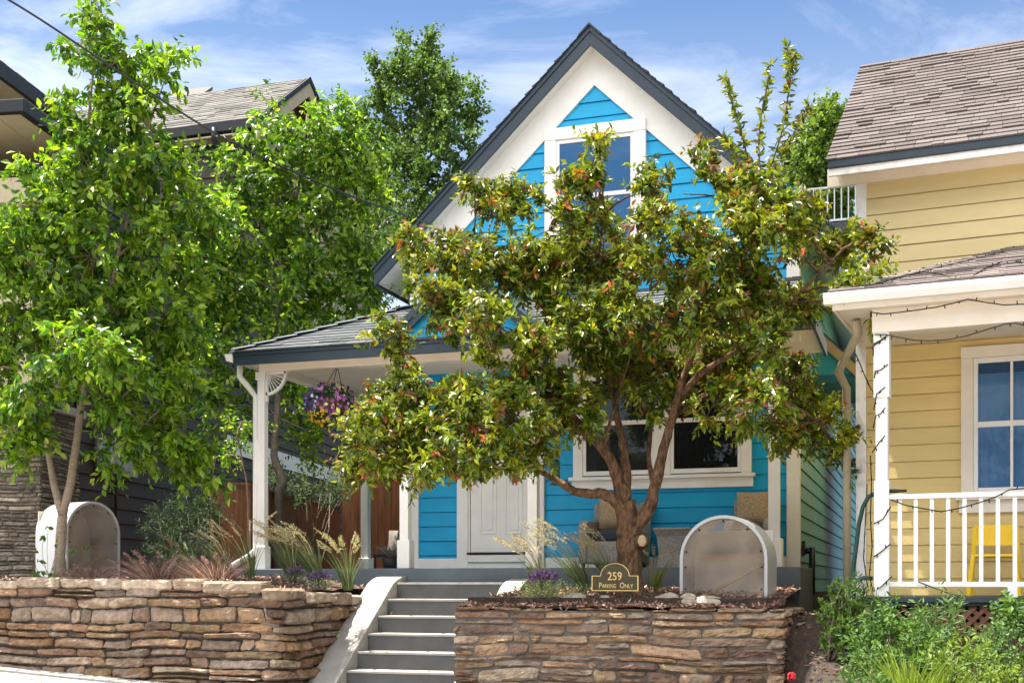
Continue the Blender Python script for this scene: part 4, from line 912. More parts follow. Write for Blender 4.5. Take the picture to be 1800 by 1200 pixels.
# second small roof peak behind
E2 = [toL(ray(300, 172, 27.5)), toL(ray(352, 168, 27.5)), toL(ray(374, 152, 28.8)), toL(ray(300, 160, 28.8))]
sh.col = (.15, .14, .125); sh.prism(E2, (0, 0, -.1)); sh.build('roof', M['shingle_slate'], LH, local=True, color=True)
q = MB(); q.prism([R0[0], R0[1], R0[2], R0[3]], (0, 0, -.12)); q.prism([R0[3], R0[2], R0[4], R0[5]], (0, 0, -.12)); q.build('roof_deck', M['brown_trim'], LH, local=True)
q = MB()
for (p, r) in ((R0[1], R0[2]), (R0[2], R0[4])):
    n_ = hx_*0.05; q.prism([p+n_*.2, r+n_*.2, r+n_*.2-np.array((0,0,.42)), p+n_*.2-np.array((0,0,.42))], n_)
q.build('gable_rake', M['ltan'], LH, local=True)
q = MB(); 
for (p, r) in ((R0[1], R0[2]), (R0[2], R0[4])):
    n_ = hx_*0.03; q.prism([p+n_*2.05+np.array((0,0,.03)), r+n_*2.05+np.array((0,0,.03)), r+n_*2.05-np.array((0,0,.10)), p+n_*2.05-np.array((0,0,.10))], n_)
d0, d1 = R0[0]-np.array((0,0,.02)), R0[1]-np.array((0,0,.02)); q.bar(d0+(0,-.05,-.08), d1+(0,-.05,-.08), .12, .20); q.build('rear_gutter', M['black'], LH, local=True)
q = MB(); f0, f1 = R0[0]+np.array((0,.5,-.45)), R0[1]+np.array((-.3,.5,-.45)); q.bar(f0, f1, .1, .32); q.bar(f0+(0,-.3,.12), f1+(0,-.3,.12), .7, .03); q.build('frieze_board', M['ltan'], LH, local=True)
g0 = R0[1] + np.array((-.9, -.03, -.15)); q = MB(); q.tube([g0, g0+(0,0,-.25), g0+(.15,.4,-.6), g0+(.15,.45,-3.5)], .06); q.build('downspout', M['black'], LH, local=True)
q = MB(); q.prism([R0[1]-hx_*.5+(0,.6,-.5), R0[2]-hx_*.5-(0,0,.35), R0[4]-hx_*.5-(0,0,.35), R0[4]-hx_*.5-(0,0,4), R0[1]-hx_*.5+(0,.6,-3.5)], -hx_*.1); q.build('gable_wall', M['ltan'], LH, local=True)
# pale band board low on the wall, meter box with conduit
t0, t1 = ll(400, 772, x=.03), ll(600, 832, x=.03)
q = MB(); q.box(.0, .045, t0[1], t1[1]+3, t0[2]-.26, t0[2]+.09); q.build('band_board', M['white'], LH, local=True)
b0, b1 = ll(176, 780, x=.12), ll(240, 838, x=.12)
q = MB(); q.box(.02, .15, b0[1], b1[1], b1[2]-.02, b0[2]+.1); mb_ = q.build('meter_box', M['galv'], LH, local=True, bevel=.01)
q = MB(); ym = (b0[1]+b1[1])/2; q.box(.151, .165, b0[1]+.05, b1[1]-.05, b1[2]+.05, b0[2]+.03); q.build('box_cover', M['galv'], mb_, local=True, bevel=.004)
q = MB(); q.tube([(.07, b0[1]-.05, b0[2]+1.2), (.07, b0[1]-.05, b1[2]), (.07, b0[1]+.02, b1[2]-.07), (.07, ym, b1[2]-.08), (.07, ym, -.1)], .022); q.build('conduit', M['brown'], LH, local=True)

# ================================================================== CEDAR FENCES
def fence(label, p0, p1, z0, z1, wave=0.0):
    p0 = np.array(p0, float); p1 = np.array(p1, float); L = np.linalg.norm(p1-p0); d = (p1-p0)/L; n = np.array((d[1], -d[0]))
    root = empty('cedar_fence', ((p0[0]+p1[0])/2, (p0[1]+p1[1])/2, z0), label, 'fence', 'cedar board fences')
    b = MB(); s = 0
    while s < L:
        w_ = min(.14, L-s); q = p0 + d*s; r = p0 + d*(s+w_-.006); zt_ = z1 + random.uniform(-.006, .006); o = random.uniform(0, .006)
        b.prism([(q[0]+n[0]*o, q[1]+n[1]*o, z0), (r[0]+n[0]*o, r[1]+n[1]*o, z0), (r[0]+n[0]*o, r[1]+n[1]*o, zt_), (q[0]+n[0]*o, q[1]+n[1]*o, zt_)], (-n[0]*.02, -n[1]*.02, 0)); s += w_
    b.build('boards', M['cedar'], root)
    c = MB(); a = np.append(p0, z1+.02); e = np.append(p1, z1+.02); c.bar(a, e, .07, .035); c.build('top_rail', M['cedar'], root)
    for t in (0.0, 1.0):
        k = MB(); q = p0 + (p1-p0)*t - n*.06; k.box(q[0]-.045, q[0]+.045, q[1]-.045, q[1]+.045, z0, z1+.03); k.build('post', M['cedar'], root)
    return root
fence('short cedar fence panel standing left of the porch corner post', (ray(377, 900, 16.0)[0], 16.0), (ray(440, 900, 16.3)[0], 16.3), -.2, ray(400, 852, 16.1)[2])
fence('long low cedar fence running back beside the porch, green bush over it', (-9.46, 16.35), (-10.37, 21.1), -.2, 1.41)
fence('tall cedar fence panel closing the side yard behind the porch chair', (-10.33, 21.2), (-6.9, 21.2), .0, 1.97)

# ================================================================== HOUSE AND DECK UP THE HILL BEHIND
zgB = float(zground(0.5, 40))
hb = empty('hillside_house', (-0.2, 40.0, zgB), 'small turquoise gabled house on the hill, seen between the roofs', 'house')
def rb(u, v, Y=40.0): return ray(u, v, Y)
q = MB(); xa, xb_ = rb(1372, 350)[0], rb(1530, 350)[0]; q.box(xa, xb_, 40.02, 46, zgB-.5, rb(1440, 372)[2]); q.build('wall', M['teal'], hb)
for (ap, e0, e1) in (((1398, 306), (1362, 338), (1452, 350)), ((1452, 332), (1436, 345), (1505, 378))):
    A_, B_, C_ = rb(*ap, 39.9), rb(*e0, 39.9), rb(*e1, 39.9)
    q = MB(); q.prism([A_, B_, (B_[0], 39.9, rb(1440, 376)[2]-.3), (C_[0], 39.9, rb(1440, 376)[2]-.3), C_], (0, .1, 0)); gab = q.build('gable', M['teal'], hb)
    q = MB()
    for E in (B_, C_): q.bar(A_+(0, -.1, .05), E+(0, -.1, .0)+(E-A_)*.12, .2, .07, up=(0, 0, 1))
    q.build('gable_trim', M['white'], gab)
q = MB(); x0_, x1_ = rb(1424, 340)[0], rb(1464, 340)[0]; q.box(x0_, x1_, 39.6, 39.79, rb(1440, 384)[2]-.4, rb(1440, 322)[2]); q.build('dark_doorway', M['navy'], hb)
YD_ = 26.5
dk = empty('hillside_deck', (ray(1460, 390, YD_)[0], YD_, float(zground(0, YD_))), 'raised deck with thin white railing high between the roofs', 'deck')
zd, ztp = ray(1480, 386, YD_)[2], ray(1480, 326, YD_)[2]; xa, xb_ = ray(1394, 350, YD_)[0], ray(1560, 350, YD_)[0]
q = MB(); q.box(xa, xb_, YD_-.05, YD_+4, zd-.28, zd-.06); q.build('deck_floor', M['slate'], dk)
q = MB(); q.box(xa, xb_, YD_-.02, YD_+.02, ztp-.04, ztp); q.box(xa, xb_, YD_-.02, YD_+.02, zd-.02, zd+.02); x = xa
rl = q.build('railing', M['metal_white'], dk)
while x < xb_:
    q = MB(); q.box(x-.012, x+.012, YD_-.012, YD_+.012, zd+.02, ztp-.04); q.build('baluster', M['metal_white'], rl); x += .14
for x in (-.8, xb_-.2):
    q = MB(); q.box(x-.07, x+.07, YD_+.0, YD_+.14, -.5, zd-.29); q.build('deck_post', M['slate'], dk)

# ================================================================== PORCH THINGS
def pillow(mb, c, w_, h, t, tilt=0.15):
    n = 9; vs = []; fs = []
    for side in (-1, 1):
        for j in range(n):
            for i in range(n):
                a, b = i/(n-1)*2-1, j/(n-1)*2-1; e = max(0, (1-a*a)*(1-b*b))**0.42
                pin = 1 - .06*(1-abs(a*b)); z = b*h/2*pin; vs.append((c[0]+a*w_/2*pin, c[1]+side*t/2*e + z*tilt, c[2]+z))
    for s in range(2):
        for j in range(n-1):
            for i in range(n-1):
                k = s*n*n + j*n+i; f = (k, k+1, k+n+1, k+n); fs.append(f if s == 0 else f[::-1])
    o = mb.sm; mb.sm = True; mb.add(vs, fs); mb.sm = o
YC = 15.35
def wicker_chair(u0, u1, label):
    x0, x1 = ray(u0, 950, YC)[0], ray(u1, 950, YC)[0]; zs = ZP
    r = empty('wicker_chair', ((x0+x1)/2, YC, ZP), label, 'armchair', 'wicker armchairs on the porch')
    b = MB(); b.prism([(x0, 15.72, zs+.05), (x1, 15.72, zs+.05), (x1+.02, 15.84, zs+.86), (x0-.02, 15.84, zs+.86)], (0, .08, 0)); b.build('backrest', M['wicker'], r, bevel=.02)
    b = MB(); b.box(x0+.002, x1-.002, 15.02, 15.71, zs+.06, zs+.34); b.build('seat_base', M['wicker'], r, bevel=.02)
    for (a, e) in ((x0-.01, x0+.10), (x1-.10, x1+.01)):
        k = MB(); k.prism([(a, 15.0, zs+.06), (a, 15.71, zs+.06), (a, 15.75, zs+.62), (a, 15.10, zs+.60), (a, 14.98, zs+.52)], (e-a, 0, 0)); k.build('armrest', M['wicker'], r, bevel=.02)
    k = MB(); k.box(x0+.11, x1-.11, 15.01, 15.69, zs+.345, zs+.46); k.build('seat_cushion', M['navy'], r, bevel=.03)
    for (x, y) in ((x0+.05, 15.05), (x1-.05, 15.05), (x0+.05, 15.75), (x1-.05, 15.75)):
        k = MB(); k.tube([(x, y, zs), (x, y, zs+.06)], .02); k.build('leg', M['black'], r)
    return r, x0, x1
_, a, b = wicker_chair(1030, 1128, 'grey wicker armchair behind the rough tree trunk')
k = MB(); pillow(k, (a + .33, 15.55, ZP+.72), .42, .42, .14); tag(k.build('throw_pillow', M['pillow'], origin=(a+.33, 15.55, ZP+.5)), 'beige pillow on the wicker armchair behind the tree trunk', 'pillow', 'spotted throw pillows')
_, a, b = wicker_chair(1282, 1362, 'grey wicker armchair behind the right arched cover by the end post')
k = MB(); pillow(k, (a + .27, 15.55, ZP+.74), .42, .42, .14); tag(k.build('throw_pillow', M['pillow'], origin=(a+.27, 15.55, ZP+.5)), 'tan spotted pillow leaning in the armchair beside the end post', 'pillow', 'spotted throw pillows')
x0, x1 = ray(1156, 950, 15.2)[0], ray(1215, 950, 15.2)[0]; zt_ = ray(1180, 928, 15.2)[2]
r = empty('wicker_table', ((x0+x1)/2, 15.25, ZP), 'flared grey wicker side table between the two porch armchairs', 'side table')
k = MB()
for (w0, w1, z0, z1) in ((.86, .80, ZP+.01, ZP+.18), (.80, .90, ZP+.18, zt_-.10), (.90, 1.06, zt_-.10, zt_-.03)):
    cx_, hw = (x0+x1)/2, (x1-x0)/2; vs = []
    for (z, w_) in ((z0, w0), (z1, w1)): vs += [(cx_-hw*w_, 15.25-.24*w_, z), (cx_+hw*w_, 15.25-.24*w_, z), (cx_+hw*w_, 15.25+.24*w_, z), (cx_-hw*w_, 15.25+.24*w_, z)]
    k.add(vs, [(0,1,5,4),(1,2,6,5),(2,3,7,6),(3,0,4,7)] + ([(0,3,2,1)] if z0 < ZP+.1 else []))
k.build('base', M['wicker'], r)
k = MB(); k.box(cx_-hw*1.08, cx_+hw*1.08, 15.25-.27, 15.25+.27, zt_-.03, zt_); k.build('table_top', M['wicker'], r, bevel=.012)
# side-porch chair with cushion, and pot of silvery foliage
Ys = 18.2; xa, xb_ = ray(668, 960, Ys)[0], ray(735, 960, Ys)[0]
r = empty('patio_chair', ((xa+xb_)/2, Ys, ZP), 'low patio chair with grey beige cushion half hidden behind the porch post', 'chair')
k = MB(); k.box(xa, xb_, Ys-.28, Ys+.3, ZP+.22, ZP+.28); k.build('seat', M['black'], r, bevel=.01)
k = MB(); k.prism([(xa, Ys+.3, ZP+.28), (xb_, Ys+.3, ZP+.28), (xb_, Ys+.42, ZP+.62), (xa, Ys+.42, ZP+.62)], (0, .03, 0)); k.build('backrest', M['black'], r)
k = MB(); pillow(k, ((xa+xb_)/2+.02, Ys+.2, ZP+.46), .62, .42, .2, .3); k.build('cushion', M['cushion'], r)
for (x, y) in ((xa+.03, Ys-.25), (xb_-.03, Ys-.25), (xa+.03, Ys+.27), (xb_-.03, Ys+.27)):
    k = MB(); k.tube([(x, y, ZP), (x, y, ZP+.22)], .015); k.build('leg', M['black'], r)

# yellow chair on the neighbour's porch
def yc(u, v): return yl(u, v, PD-.55)
x0, x1 = yc(1711, 950)[0], yc(1786, 950)[0]; zt_, zs_ = yc(1745, 920)[2], yc(1745, 974)[2]; yy = PD-.55; pw_ = yworld((x0+.2, yy, 0))
r = empty('yellow_chair', pw_, 'bright yellow moulded plastic chair on the yellow house porch, behind its railing', 'chair', rz=RZ, local=True); W_ = x1-x0
k = MB(); n = 8
for i in range(n):
    t0_, t1_ = i/n, (i+1)/n; f = lambda t: .05*(1-(2*t-1)**2)
    a0, a1 = -.2+W_*t0_, -.2+W_*t1_; z0, z1 = zt_-.20, zt_
    k.add([(a0, .20+f(t0_), z0), (a1, .20+f(t1_), z0), (a1, .23+f(t1_), z1), (a0, .23+f(t0_), z1), (a0, .22+f(t0_), z0), (a1, .22+f(t1_), z0), (a1, .25+f(t1_), z1), (a0, .25+f(t0_), z1)], [(0,1,2,3),(7,6,5,4),(3,2,6,7),(4,5,1,0)])
k.build('backrest', M['chair_yellow'], r, local=True)
k = MB(); k.box(-.19, -.21+W_, -.22, .20, zs_-.03, zs_); k.build('seat', M['chair_yellow'], r, local=True, bevel=.012)
for (x, y, dx, top) in ((-.20, .21, -.02, zt_-.02), (-.2+W_, .21, .02, zt_-.02), (-.19, -.2, -.03, zs_), (-.21+W_, -.2, .03, zs_)):
    k = MB(); k.bar((x+dx*1.5, y+(.05 if y > 0 else -.05), 0), (x, y, top), .035, .035, up=(0,1,0)); k.build('leg', M['chair_yellow'], r, local=True)

# arched covers: white shell with clear front
def dome(name, label, c, rz, w_, hs, dep):
    r = empty(name, c, label, 'cover', 'arched white covers with clear fronts', rz=rz, local=True); R = w_/2; n = 18
    def prof(R_, hs_): return [(-R_, 0.0)] + [(R_*math.cos(t), hs_ + R_*math.sin(t)) for t in np.linspace(math.pi, 0, n)] + [(R_, 0.0)]
    po, pi_ = prof(R, hs), prof(R-.02, hs)
    m = MB(); m.sm = True; k = len(po)
    m.add([(x, 0, z) for x, z in po] + [(x, dep, z) for x, z in po], [(i, i+1, k+i+1, k+i) for i in range(k-1)])
    m.add([(x, 0, z) for x, z in pi_] + [(x, dep, z) for x, z in pi_], [(i+1, i, k+i, k+i+1) for i in range(k-1)]); m.build('shell', M['metal_white'], r, local=True)
    m = MB(); pf_ = prof(R-.032, hs)
    m.add([(x, -.02, z) for x, z in po] + [(x, -.02, z) for x, z in pf_] + [(x, .02, z) for x, z in po] + [(x, .02, z) for x, z in pf_], [(i, i+1, k+i+1, k+i) for i in range(k-1)] + [(i+1, i, 2*k+i, 2*k+i+1) for i in range(k-1)] + [(k+i, k+i+1, 3*k+i+1, 3*k+i) for i in range(k-1)]); fr = m.build('front_frame', M['metal_white'], r, local=True)
    m = MB(); pp_ = prof(R-.025, hs); m.add([(x, -.005, z) for x, z in pp_], [tuple(range(k))]); m.build('clear_panel', M['poly'], r, local=True)
    m = MB()
    for t in np.linspace(.2, math.pi-.2, 5): m.ball(((R-.06)*math.cos(t), -.014, hs+(R-.06)*math.sin(t)), .011, 6, 4)
    for z in (hs*.25, hs*.8):
        for s in (-1, 1): m.ball((s*(R-.06), -.014, z), .011, 6, 4)
    m.build('screws', M['dark'], fr, local=True)
    m = MB(); m.box(-R+.03, R-.03, dep-.03, dep-.01, 0, hs+R*.7); m.build('back_panel', M['cream'], r, local=True)
    m = MB(); m.bar((-R+.2, .25, .02), (R-.08, .2, .36), .05, .03); m.box(-R+.12, R-.1, .3, .36, .42, .46); m.build('inner_brace', M['tan'], r, local=True)
    return r
YDm = 12.75; a = ray(1195, 1063, YDm); b = ray(1350, 1063, YDm); wd = b[0]-a[0]
dome('arched_cover', 'white arched cover with clouded clear front on the mulch beside the plaque', ((a[0]+b[0])/2, YDm, zbedR((a[0]+b[0])/2, YDm)-.03), math.radians(-2), wd*1.0, ray(1270, 905, YDm)[2]-wd/2-zbedR((a[0]+b[0])/2, YDm)+.03, .62)
YDl = 13.7; c = ray(163, 1012, YDl); hh = ray(163, 881, YDl)[2] - zbedL(c[0], YDl)
dome('arched_cover', 'tall narrow arched cover behind the pale forked trunk', (c[0], YDl, zbedL(c[0], YDl)-.02), math.radians(74), .84, hh-.40, .62)

# plaque
YP_ = 12.05; a, b = ray(1040, 1038, YP_), ray(1122, 1038, YP_); zt_ = ray(1080, 989, YP_)[2]; zc = ray(1080, 1011, YP_)[2]; zb_ = a[2]; xm = (a[0]+b[0])/2; hw = (b[0]-a[0])/2
r = empty('address_plaque', (xm, YP_, zbedR(xm, YP_)), 'bronze arched plaque lettered 259 PARKING ONLY in front of the trunk', 'sign')
def plq(sc, y):
    rr = hw*.62*sc; pts = [(xm-hw*sc, y, zb_+(1-sc)*hw), (xm+hw*sc, y, zb_+(1-sc)*hw), (xm+hw*sc, y, zc-(1-sc)*hw*.6), (xm+rr, y, zc-(1-sc)*hw*.6)]
    for t in np.linspace(.05, math.pi-.05, 14): pts.append((xm+rr*math.cos(t), y, zc + (zt_-zc)*sc*math.sin(t)))
    return pts + [(xm-rr, y, zc-(1-sc)*hw*.6), (xm-hw*sc, y, zc-(1-sc)*hw*.6)]
k = MB(); k.prism(plq(1, YP_), (0, .02, 0)); k.build('rim', M['gold'], r)
k = MB(); k.prism(plq(.955, YP_-.004), (0, .01, 0)); k.build('plate', M['bronze'], r)
for x in (xm-hw*.55, xm+hw*.55):
    k = MB(); k.box(x-.015, x+.015, YP_+.021, YP_+.035, zbedR(x, YP_)-.05, zb_+.15); k.build('stake', M['black'], r)
def text(s, x, z, size, y, parent, name, sx=1.0):
    cu = bpy.data.curves.new(name, 'FONT'); cu.body = s; cu.size = size; cu.align_x = 'CENTER'; cu.extrude = .0035
    o = bpy.data.objects.new(name, cu); COL.objects.link(o); dg = bpy.context.evaluated_depsgraph_get(); me = bpy.data.meshes.new_from_object(o.evaluated_get(dg)); bpy.data.objects.remove(o)
    t = bpy.data.objects.new(name, me); COL.objects.link(t); me.materials.clear(); me.materials.append(M['gold']); og = ORG[root_of(parent).name]
    t.location = (x-og[0], y-og[1], z-og[2]); t.rotation_euler = (math.radians(90), 0, 0); t.scale = (sx, 1, 1); t.parent = parent
    return t
plate = [c for c in r.children if c.name.startswith('plate')][0]
px_ = (zt_-zb_)/51.0
text('259', xm, zb_ + 20*px_, 21*px_, YP_-.007, plate, 'house_number', .88)
text('P', xm-27*px_, zb_ + 5.5*px_, 14.5*px_, YP_-.007, plate, 'lettering', .8); text('ARKING', xm-10.5*px_, zb_ + 5.5*px_, 10.5*px_, YP_-.007, plate, 'lettering', .68)
text('O', xm+14*px_, zb_ + 5.5*px_, 14.5*px_, YP_-.007, plate, 'lettering', .75); text('NLY', xm+26.5*px_, zb_ + 5.5*px_, 10.5*px_, YP_-.007, plate, 'lettering', .8)

# hanging flower basket
YB_ = 14.55; c = ray(581, 712, YB_); hk = ray(593, 642, YB_)
r = empty('hanging_basket', (c[0], YB_, c[2]-.25), 'round hanging basket of purple, pink and yellow flowers under the porch eave', 'flower basket')
k = MB()
for t in (0, 2.1, 4.2): k.tube([(hk[0], YB_, 2.785), (hk[0], YB_, hk[2]), (c[0]+.2*math.cos(t), YB_+.2*math.sin(t), c[2]+.05)], .005, 5)
k.build('hanger', M['wire'], r)
k = MB(); k.ball((c[0], YB_, c[2]-.05), .2, 12, 8, (1, 1, .8)); k.build('pot', M['coir'], r)
n = 900; q = nrm(RS.normal(size=(n, 3))); P = c + q*np.array((.30, .27, .27))*RS.uniform(.7, 1.05, (n, 1))
V, T, C = leaves(P, nrm(q + RS.normal(size=(n, 3))*.6), nrm(q*.5 + RS.normal(size=(n, 3))), RS.uniform(.03, .07, n), RS.uniform(.015, .03, n), np.array((.04, .09, .025))*RS.uniform(.5, 1.4, (n, 1)))
np_obj('foliage', V, T, C, M['leaf_far'], r)
def petals(cent, nor, rad, col, k=5):
    m = len(cent); P = np.repeat(cent, k, 0); nn = np.repeat(nrm(nor), k, 0); ang = np.tile(np.arange(k)*2*np.pi/k, m)
    a = nrm(np.cross(nn, np.tile((.31, .22, .9), (m*k, 1)))); b = np.cross(nn, a); D = a*np.cos(ang)[:, None] + b*np.sin(ang)[:, None] + nn*.25
    return leaves(P, D, nn, np.repeat(rad, k), np.repeat(rad, k)*.95, np.repeat(col, k, 0), .05, .05)
n = 230; q = nrm(RS.normal(size=(n, 3)) + np.array((0, -.5, 0))); P = c + q*np.array((.33, .30, .29))*RS.uniform(.95, 1.08, (n, 1)); col = np.zeros((n, 3))
for i in range(n):
    if q[i][0] < -.15 and q[i][2] > -.35: col[i] = (.13, .055, .34) if RS.rand() < .75 else (.55, .5, .7)
    elif q[i][2] < -.3 and q[i][0] < .2: col[i] = (.72, .46, .03)
    else: col[i] = [(.42, .12, .34), (.6, .36, .5), (.16, .06, .3), (.7, .62, .2)][RS.choice(4, p=[.45, .2, .2, .15])]
V, T, C = petals(P, q + RS.normal(size=(n, 3))*.3, RS.uniform(.018, .034, n), col*RS.uniform(.75, 1.2, (n, 1))); np_obj('flowers', V, T, C, M['petal'], r)
# green glass bottle hanging in the tree
c = ray(976, 822, 13.3); r = empty('bottle_feeder', c - (0, 0, .17), 'green glass bottle hanging under the low limb left of the trunk', 'bird feeder')
k = MB(); k.tube([c+(0,0,-.16), c+(0,0,-.14), c+(0,0,.06), c+(0,0,.11), c+(0,0,.13), c+(0,0,.2)], [.03, .055, .055, .03, .018, .018], 14); k.build('bottle', M['bottle'], r)
k = MB(); k.tube([c+(0,0,.19), c+(0.01,0,.36)], .004, 5); k.tube([c+(0,0,-.19), c+(0,0,-.16)], [.07, .035], 12); k.build('hook', M['wire'], r)
# hose on the yellow porch
a = [yl(u, v, .25) for u, v in ((1540, 866), (1527, 872), (1517, 890), (1510, 920), (1505, 960), (1500, 1000), (1497, 1040), (1495, 1075))]
k = MB(); k.tube([yworld(p) for p in a], .021, 8); a2 = [yl(u, v, .12) for u, v in ((1497, 1030), (1505, 1020), (1518, 1015), (1534, 1016))]; k.tube([yworld(p) for p in a2], .02, 8)
tag(k.build('garden_hose', M['hose']), 'dark green garden hose looped beside the yellow house porch post', 'hose')
k = MB(); p0, p1 = yworld(yl(1558, 863, -.01)), yworld(yl(1594, 862, -.01)); k.tube([p0, p0*.6+p1*.4, p1], [.018, .02, .011], 8); tag(k.build('hose_nozzle', M['black']), 'black hose nozzle lying on the white porch rail', 'hose nozzle')

# string lights
def strings(label, runs, seed):
    R = random.Random(seed); k = MB(); l = MB()
    for pts in runs:
        p = [np.array(q) for q in pts]; k.tube(p, .0055, 5)
        for i in range(len(p)-1):
            d = np.linalg.norm(p[i+1]-p[i]); m = max(1, int(d/.11))
            for j in range(m):
                q = p[i] + (p[i+1]-p[i])*((j+.5)/m); e = q + np.array((R.uniform(-.012, .012), R.uniform(-.01, 0), R.choice((-1, 1, -1))*R.uniform(.02, .032))); l.tube([q, e], [.006, .0045], 5)
        k.build('wire', M['wire_green'], r); l.build('bulbs', M['wire_green'], r)
def yr(pts, y): return [yworld(yl(u, v, y)) for u, v in pts]
strings('string lights draped along the face of the yellow porch beam', [yr([(1533, 549), (1552, 552), (1580, 549), (1612, 545), (1645, 540), (1675, 533), (1701, 526), (1730, 531), (1765, 536), (1812, 534)], pe+.045),
    yr([(1537, 588), (1557, 588), (1580, 593), (1607, 598), (1632, 599), (1665, 597), (1700, 590), (1735, 579), (1765, 570), (1785, 568), (1812, 574)], -.09)], 1)
strings('string lights wound around the yellow house porch post', [yr([(1535, 605), (1552, 596), (1561, 588)], -.085) + yr([(1535, 608), (1535, 625)], -.085), yr([(1537, 665), (1538, 652), (1548, 650), (1561, 640)], -.085), yr([(1536, 720), (1541, 692), (1556, 680)], -.085),
    yr([(1535, 752), (1540, 730), (1548, 727), (1556, 716)], -.085), yr([(1533, 795), (1545, 778), (1556, 765)], -.085), yr([(1536, 920), (1552, 912), (1566, 890)], -.085), yr([(1536, 978), (1548, 970), (1566, 955)], -.085), yr([(1530, 800), (1532, 850), (1530, 910), (1533, 960), (1528, 1010), (1535, 1040), (1550, 1030), (1568, 1012)], -.09),
    yr([(1504, 622), (1512, 640), (1520, 660), (1530, 682), (1541, 696)], .9), yr([(1524, 850), (1521, 920), (1518, 980), (1525, 1030)], .6)], 2)
strings('string lights sagging along the white porch railing', [yr([(1566, 878), (1590, 887), (1620, 893), (1655, 899), (1690, 892), (1725, 882), (1750, 873), (1775, 860), (1800, 858)], -.055), yr([(1614, 1022), (1640, 1032), (1670, 1043), (1695, 1048)], -.05)], 3)
pts = [(1515, 509), (1545, 505), (1590, 492), (1625, 484), (1650, 487), (1685, 500), (1700, 498), (1730, 480), (1760, 467), (1782, 464), (1805, 470)]
def yroof(u, v):                                   # the point of the porch roof under a pixel
    best = None
    for y in np.linspace(pe, PD, 60):
        p = yl(u, v, y); dz = abs(p[2] - (zt_py + SLp*(y-pe)))
        if best is None or dz < best[0]: best = (dz, p)
    return yworld(best[1] + (0, -.02, .03))
zt_py = zg + .05
strings('tangled light cable lying on the low porch roof of the yellow house', [[yroof(u, v) for u, v in pts], [yroof(u, v) for u, v in ((1520, 510), (1560, 498), (1610, 486), (1665, 473), (1710, 462), (1770, 448))]], 4)

# overhead cables
def cable(label, pts, r, mname='wire'):
    P = [ray(*p) for p in pts]; k = MB(); Q = limb(k, P, r, r, 6, sub=5); return tag(k.build('overhead_cable', M[mname]), label, 'cable', 'overhead service cables')
cable('thick black service cable slanting down across the left treetops', [(-60, -45, 9.0), (70, 34, 9.6), (200, 121, 10.3), (330, 205, 11.0), (430, 262, 11.6), (600, 338, 13.0), (760, 395, 15.5)], .010)
k = MB(); q = [ray(392, 238, 11.4), ray(400, 248, 11.4), ray(412, 250, 11.45), ray(424, 256, 11.5)]; k.tube(q, .008, 6); tag(k.build('cable_loop', M['wire']), 'short slack loop clipped to the thick black cable', 'cable')
cable('thin grey wire crossing the middle of the left trees', [(-40, 180, 9.8), (120, 300, 10.5), (240, 385, 10.8), (345, 420, 11.4), (480, 462, 12.4), (700, 505, 14.1)], .0022, 'wire')

# ================================================================== TREES
def set_tree(name, label, cat, base, group=None): return empty(name, base, label, cat, group)
def far_tree(name, label, base, blobs, trunk, dens, ll_, pal, seed, group, bark='bark_grey', tr=(.14, .03), lw=.6, per=9, tlen=(.25, .6), up=.3, hang=.1):
    rs = np.random.RandomState(seed); r = set_tree(name, label, 'tree', base, group)
    c, o = blobs_to_clumps(blobs, dens, rs); arr = crown_arrays(c, o, rs, (3, 6), tlen, per, ll_, lw, pal, up, hang)
    V, T, C = leaves(*arr[:6]); np_obj('crown', V, T, C, M['leaf_far'], r)
    k = MB(); main = limb(k, trunk, tr[0], tr[1], 8, .02)
    for b in blobs:
        e = ray(b[0], b[1], b[4]); j = min(range(len(main)), key=lambda i: np.linalg.norm(main[i]-e) + 2*max(0, main[i][2]-e[2]+.5)); limb(k, curve_pts(main[j], e, .05, .08, 5), tr[0]*.35, .012, 5, .01)
    twig_tubes(k, *arr[6], every=3, r=.008); k.build('trunk', M[bark], r); return r

# --- aspen behind the houses
G_ASP = [(.09,.17,.035,.45),(.125,.21,.04,.3),(.055,.11,.025,.25)]
bz = float(zground(-12, 30))
blobs = [(738,110,45,55,30,.8),(690,150,45,60,30,.8),(770,170,60,60,30,1.),(700,230,75,70,30,1.1),(780,260,60,70,29.5,1.),(730,330,90,80,29.5,1.2),(650,250,40,60,30.5,.9),(810,200,35,40,30,.6),(745,80,16,22,30,.3),(700,410,90,70,29,1.2),(820,300,25,40,30,.5),(640,340,45,60,29.5,.9)]
b_ = ray(735, 700, 30); far_tree('aspen_tree', 'tall dark green aspen rising behind the blue house roof on its left', (b_[0], 30, bz), blobs, [(b_[0], 30, bz-.2), ray(730, 480, 30), ray(735, 300, 30), ray(742, 110, 30)], 21, (.10, .15), G_ASP, 41, 'trees behind the houses', lw=.8)
